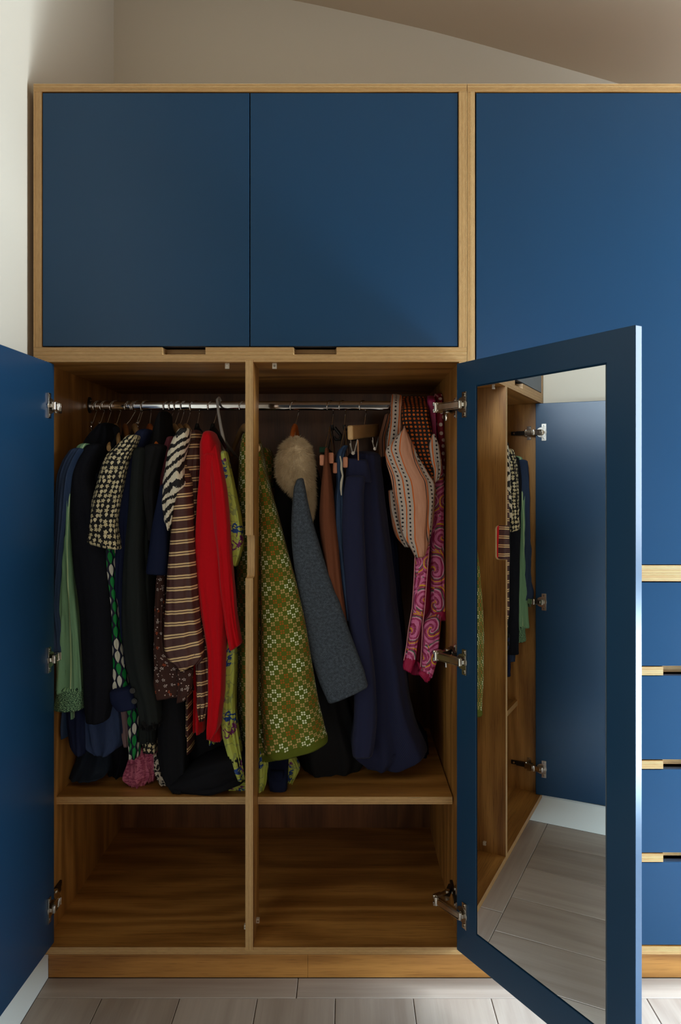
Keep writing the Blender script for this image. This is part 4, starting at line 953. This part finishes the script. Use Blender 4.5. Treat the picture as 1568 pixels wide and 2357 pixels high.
# fur collar: a core with many fine curved hairs
fr = [(664, 700, 1014), (644, 716, 1030), (634, 725, 1055), (632, 728, 1085), (644, 729, 1112), (668, 730, 1135), (690, 728, 1165), (704, 722, 1192)]
core = prow([(a + 9, b - 9, y) for a, b, y in fr], 0.20, 0.10)
fc = cloth('fur_collar', core, M_FUR, g, seed=73, amp=0.05, N=40, M=40, bot='close', label='cream long-haired fur collar')
me = fc.data; rg = random.Random(12); mb = MB(); A_ = crom(core, 80)
for k in range(15000):
    i = rg.randrange(80); t = rg.uniform(0, 2 * PI); s = A_[i]; c = Vector(s[:3]); a = Vector(s[3:6]); b = Vector(s[6:9])
    if i < 3 and rg.random() < .5: t = rg.uniform(0, 2 * PI)
    p = c + a * math.cos(t) * .97 + b * math.sin(t) * .97
    n_ = (a.normalized() * math.cos(t) * b.length + b.normalized() * math.sin(t) * a.length).normalized()
    if b.dot(n_) > 0.02 and rg.random() < .6: continue
    tail = i / 80
    d = (n_ * rg.uniform(.35, .9) + Vector((rg.uniform(-.4, .4), rg.uniform(-.3, .3), rg.uniform(-.5, .25) - .7 * tail + (0.4 if i < 10 else 0)))).normalized()
    L = rg.uniform(.010, .020); bend = Vector((rg.uniform(-.3, .3), 0, -rg.uniform(.2, .7)))
    q = p + d * L * .5; e = q + (d + bend).normalized() * L * .5; sd = d.cross(Vector((0.2, 1, 0.1))).normalized() * 0.00042
    mb.add([p - sd, p + sd, q + sd * .8, q - sd * .8, e], [(0, 1, 2, 3), (3, 2, 4)])
mb.build('fur_hairs', M_FUR, g, kind='stuff', sharp=False)
# clamp hangers
def clamp_hanger(hx, label, blocks, ey, vx, felt=False, yb=0.13):
    h = thing('clamp_hanger', label, 'hanger', tuple(P(hx, 934, 0.308)))
    cz = 1.3795; X = P(hx, 934, .308)[0]
    tip = hook(hx, 0.55, 0.052, parent=h, lean=0.004)
    m = MB(); pt = P(vx + 8, 972, .30)
    m.tube([tip + Vector((0, 0, .004)), tip + Vector((0.001, 0, -.010)), Vector(P(vx + 12, 985, .30)), Vector(P(vx + 26, 1002, .30)), Vector(P(vx + 24, 1012, .30)), Vector(P(vx + 14, 1012, .30)), Vector(P(vx + 10, 1004, .30))], [.0042, .0045, .005, .0045, .004, .004, .003], 10)
    m.build('grip', BLACKP, h)
    m = MB(); top = Vector(P(vx, 986, .245))
    for (bx, by) in blocks:
        e = Vector(P(bx + 4, by - 12, .20)); m.tube([top + Vector((0, 0.012, 0)), top + Vector((0, .004, .004)), top + (e - top) * .15, e], .0013, 6)
        e2 = Vector(P(bx + 10, by - 2, .33)); m.tube([top + Vector((.006, .05, 0)), e2], .0013, 6)
    m.build('wire', NICK, h)
    for (bx, by) in blocks:
        a = Vector(P(bx, by, yb)); b = a + Vector((0.012, 0.32, 0.0)); m = MB()
        m.bar(a, b, 0.0125, 0.027); m.build('jaw', HW_R, h, bevel=0.003)
    if felt: m = MB(); a = Vector(P(744, 1035, .16)); m.bar(a, a + Vector((.01, .28, 0)), 0.020, 0.014); m.build('felt_pad', FELT, h, bevel=.002)
    return h
clamp_hanger(761, 'clamp hanger with reddish wooden jaws gripping the rust brown trousers', [(741.5, 1059), (762, 1054)], 0, 759, True)
clamp_hanger(789, 'clamp hanger with reddish wooden jaws gripping the frayed jeans', [(772, 1077), (795, 1064)], 0, 794, False, 0.145)
g = garment('trousers', 'rust brown wool trousers held in a wooden clamp, right of the fur-collared coat', 'trousers', 761)
cloth('legs', prow([(748, 757, 1040, {'Y': .15}), (746, 759, 1062), (743, 763, 1090), (739, 768, 1130), (736, 773, 1180), (738, 779, 1230), (746, 784, 1290), (752, 790, 1350), (768, 797, 1410), (778, 802, 1470), (782, 806, 1540)], .165, .11), M_RUST, g, seed=75, amp=.07, folds=2)
g = garment('trousers', 'blue jeans with a pale frayed seam, folded over the second clamp hanger', 'trousers', 789)
cloth('waist', prow([(786, 800, 1030, {'Y': .17}), (777, 796, 1040), (772, 794, 1055), (772, 792, 1075), (774, 793, 1110), (768, 795, 1150), (766, 798, 1210), (772, 806, 1300), (790, 812, 1420)], .185, .09), M_DENIMJ, g, seed=76, amp=.12, folds=3)
m = MB(); fr_ = [(783, 1050), (786, 1065), (786, 1080), (789, 1095), (786, 1110), (785, 1125), (786, 1140)]
m.tube([Vector(P(x, y, .136 - (0.002 if i % 2 else 0))) for i, (x, y) in enumerate(fr_)], [.0018, .0024, .003, .0022, .0034, .0026, .0014], 7)
m.build('frayed_seam', plain('frayed pale cotton', (168, 160, 140), (206, 200, 184)), g, label='pale frayed seam edge')
# wooden clip hanger with navy wool skirt
h = thing('clip_hanger', 'wooden bar hanger with two metal clips, holding the navy wool skirt', 'hanger', tuple(P(836, 934, .308)))
tip = hook(836, 0.6, 0.050, parent=h, lean=0.003)
fa, fb = Vector(P(806, 996, .135)), Vector(P(868, 990, .46))
m = MB(); m.bar(fa, fb, 0.015, 0.036); m.build('bar', HW_L, h, bevel=.004)
MB().cyl(Vector((tip.x, tip.y, tip.z - 0.012)), tip, .0022, 10).build('ferrule', NICK, h)
for c in (Vector(P(812, 1012, .150)), Vector(P(862, 1006, .42))):
    m = MB(); d_ = Vector((0.007, -0.003, 0))
    m.tube([c + Vector((-.006, 0, .012)), c + Vector((-.003, 0, -.028)), c + Vector((0, 0, -.036))], .0012, 6)
    m.bar(c + Vector((-.007, 0, -.010)), c + Vector((.001, -.002, -.036)), .0026, .010, up=(0, 1, 0)); m.bar(c + Vector((.012, -.004, 0)), c + Vector((.003, -.002, -.036)), .0026, .010, up=(0, 1, 0))
    m.cyl(c + Vector((.001, -.007, -.034)), c + Vector((.001, .005, -.034)), .0045, 12)
    m.bar(c + Vector((.013, -.006, -.002)), c + Vector((.014, -.004, -.052)), .003, .009, up=(0, 1, 0), mi=1)
    m.build('clip', [NICK, HW_M], h)
g = garment('skirt', 'long navy twill wool skirt clipped to the wooden bar hanger, reaching the shelf', 'skirt', 836)
rowsN = [(800, 1050, 876, 1050), (797, 878, 1075), (794, 882, 1098), (789, 886, 1140), (787, 893, 1200), (789, 903, 1280), (794, 912, 1360), (802, 922, 1440), (811, 934, 1520), (815, 944, 1590), (814, 958, 1650), (810, 980, 1705), (812, 1730, 984, 1725), (836, 1752, 930, 1754)]
cloth('skirt_panel', prow(rowsN, .245, .15, 0.0), M_NAVYW, g, seed=78, amp=.10, folds=3, N=90, M=80, sq=.85)
cloth('waistband', prow([(799, 1058, 846, 1062), (797, 1080, 852, 1085), (795, 1104, 856, 1108)], .165, .04), M_NAVYW, g, seed=79, amp=.03, N=16, top='open')
sleeve('front_pleat', [(796, 842, 1100), (790, 838, 1140), (787, 838, 1200), (789, 842, 1280), (793, 846, 1360), (802, 850, 1440), (812, 860, 1520), (816, 866, 1590), (815, 868, 1650), (811, 864, 1700), (812, 858, 1735)], M_NAVYW, g, Y=.150, dep=.05, seed=80, amp=.05, folds=2, N=70)
g = garment('skirt', 'dark navy wool skirt half hidden behind the navy twill skirt, to its right', 'skirt', 868)
sleeve('skirt_panel', [(880, 900, 1060), (878, 908, 1120), (880, 914, 1220), (890, 922, 1340), (900, 934, 1460), (915, 940, 1560), (925, 948, 1640), (940, 985, 1700), (935, 988, 1730)], M_NAVYT, g, Y=.38, dep=.10, seed=81, amp=.12, N=50)

# ---------------------------------------------------------------- scarves over the rail
def over_rail(name, x0, x1, rows_front, back_len, m, parent, Yf=.26, seed=0, th=.010, amp=.2, folds=5, **k):
    """scarf thrown over the rail: up from the back, over the tube, down the front"""
    secs = []; X0, X1 = P(x0, 920, .308)[0], P(x1, 920, .308)[0]; cx, hw = (X0 + X1) / 2, (X1 - X0) / 2
    for z, y in ((1.398 - back_len, .335), (1.375, .332), (1.392, .328)): secs.append([cx, y, z, hw, 0, 0, 0, -th / 2, 0])
    for a in (40, 90, 140): secs.append([cx, .308 + .018 * math.cos(R(a)), 1.388 + .018 * math.sin(R(a)), hw, 0, 0, 0, -th / 2 * math.cos(R(a)), -th / 2 * math.sin(R(a))])
    s2 = prow(rows_front, Yf, th * 2)
    return cloth(name, secs + s2, m, parent, seed=seed, amp=amp, folds=folds, N=k.pop('N', 100), bot='open', top='close', **k)
def fold_cloth(name, rows, m, parent, Y, dep, **k): return cloth(name, prow(rows, Y, dep), m, parent, **k)
g = thing('scarf', 'peach cotton scarf with dotted bands and orange lines, knotted over the rail', 'scarf', tuple(P(915, 920, .308)))
fold_cloth('scarf_loop', [(903, 912, 908, {'Y': .30}), (901, 925, 911, {'Y': .285}), (899, 926, 935), (898, 926, 965), (892, 926, 1000), (889, 920, 1030), (889, 912, 1055)], M_PEACH, g, .25, .03, seed=82, amp=.10, folds=3, N=50, u0=.036)
fold_cloth('scarf_front', [(928, 988, 932, 984), (906, 1012, 945, 1010), (891, 1032, 958, 1040), (889, 1052, 972, 1066), (894, 1078, 988, 1092), (902, 1106, 1000, 1112), (908, 1138, 1002, 1140), (915, 1168, 1000, 1168), (920, 1200, 996, 1200), (928, 1232, 990, 1235), (946, 1262, 984, 1262), (955, 1280, 979, 1276)], M_PEACH, g, .19, .05, seed=83, amp=.12, folds=4, N=90, u0=.050)
fold_cloth('scarf_end', [(894, 925, 1130), (897, 930, 1165), (903, 938, 1200), (914, 945, 1235), (930, 948, 1256)], M_PEACH, g, .235, .03, seed=84, amp=.25, folds=5, N=40, u0=.02)
fold_cloth('scarf_end', [(994, 1004, 1001, 1000), (988, 1012, 1030), (992, 1016, 1060), (999, 1016, 1085), (998, 1110, 1012, 1100)], M_PEACH, g, .20, .025, seed=85, amp=.12, folds=3, N=36, u0=.03)
fold_cloth('scarf_tail', [(886, 904, 955), (878, 896, 985), (872, 892, 1010), (876, 890, 1050)], M_PEACH, g, .38, .03, seed=86, amp=.15, folds=3, N=30)
g = thing('scarf', 'near-black cotton scarf covered in orange dots, hung over the rail', 'scarf', tuple(P(955, 920, .308)))
fold_cloth('scarf_front', [(925, 978, 913, {'Y': .30, 'd': .02}), (923, 981, 922, {'Y': .285}), (925, 986, 950), (928, 994, 990), (930, 1000, 1020), (942, 999, 1045), (956, 999, 1070), (980, 1000, 1095), (992, 999, 1116)], M_DOTS, g, .225, .04, seed=87, amp=.12, folds=4, N=70, M=70)
fold_cloth('scarf_back', [(926, 978, 914, {'Y': .325, 'd': .02}), (926, 984, 960), (930, 990, 1040), (936, 990, 1120)], M_DOTS, g, .36, .03, seed=88, amp=.12, folds=4, N=30)
g = thing('scarf', 'magenta paisley silk scarf with crimson hems, longest of the scarves', 'scarf', tuple(P(990, 920, .308)))
fold_cloth('scarf_front', [(984, 998, 912, {'Y': .30}), (984, 1003, 925), (990, 1004, 960), (996, 1006, 1010), (998, 1012, 1060)], M_PINKS, g, .255, .025, seed=89, amp=.1, folds=2, N=40)
fold_cloth('scarf_front', [(1000, 1014, 1040, {'Y': .26}), (998, 1020, 1085), (994, 1022, 1120), (992, 1022, 1200), (990, 1023, 1280), (991, 1025, 1340), (990, 1026, 1408)], M_PAISLEY, g, .235, .035, seed=90, amp=.06, folds=3, N=60)
fold_cloth('scarf_hem', [(990, 1026, 1407), (990, 1027, 1424)], M_CRIM, g, .235, .036, seed=90, amp=.06, folds=3, N=8, label='plain crimson hem')
fold_cloth('scarf_end', [(962, 992, 1180, {'Y': .25}), (957, 989, 1270), (954, 984, 1330), (951, 978, 1400), (944, 970, 1440), (938, 962, 1480), (931, 958, 1515)], M_PAISLEY, g, .205, .03, seed=91, amp=.08, folds=3, N=60)
fold_cloth('scarf_hem', [(931, 1512, 958, 1517), (926, 1534, 948, 1545)], M_CRIM, g, .205, .03, seed=91, amp=.08, folds=3, N=8, label='plain crimson hem')
fold_cloth('scarf_end', [(990, 1014, 1400, {'Y': .25}), (973, 1440, 1015, 1432), (973, 1011, 1480), (970, 1006, 1520), (967, 1541, 996, 1556)], M_PAISLEY, g, .215, .04, seed=92, amp=.08, folds=3, N=50)
fold_cloth('scarf_hem', [(967, 1540, 996, 1555), (962, 1546, 990, 1564), (974, 1562, 984, 1566)], M_CRIM, g, .215, .04, seed=92, amp=.08, folds=3, N=10, label='plain crimson hem')
fold_cloth('scarf_back', [(960, 990, 1250, {'Y': .28}), (958, 996, 1400), (956, 984, 1500), (945, 975, 1548)], M_CRIM, g, .255, .03, seed=93, amp=.1, folds=3, N=30)
m = MB()
for pts in ([(956, 1272), (953, 1340), (949, 1400), (941, 1445), (936, 1485), (930, 1520)], [(988, 1262), (983, 1330), (978, 1400), (973, 1440)], [(973, 1440), (971, 1490), (968, 1535)]):
    m.tube([Vector(P(x, y, .192)) for x, y in pts], .0011, 6)
m.build('rolled_edge', plain('pale pink thread', (206, 130, 140), (226, 160, 168)), g, label='pale pink rolled edge')
g = thing('scarf', 'wine red scarf with pale spots, nearest the right side panel', 'scarf', tuple(P(1012, 920, .308)))
fold_cloth('scarf_front', [(1004, 1018, 908, {'Y': .30}), (1002, 1020, 920, {'Y': .285}), (1004, 1021, 960), (1007, 1023, 1010), (1010, 1024, 1060), (1011, 1025, 1110), (1013, 1025, 1160)], M_POLKA, g, .262, .03, seed=94, amp=.12, folds=3, N=50)
m = MB(); m.tube([Vector(P(x, y, yy)) for x, y, yy in ((998, 916, .29), (1003, 908, .288), (1008, 912, .28), (1012, 930, .27), (1014, 950, .262))], [.002, .003, .003, .0025, .002], 8)
m.build('knot_cord', plain('pink twisted cord', (150, 70, 84), (200, 140, 140)), g)
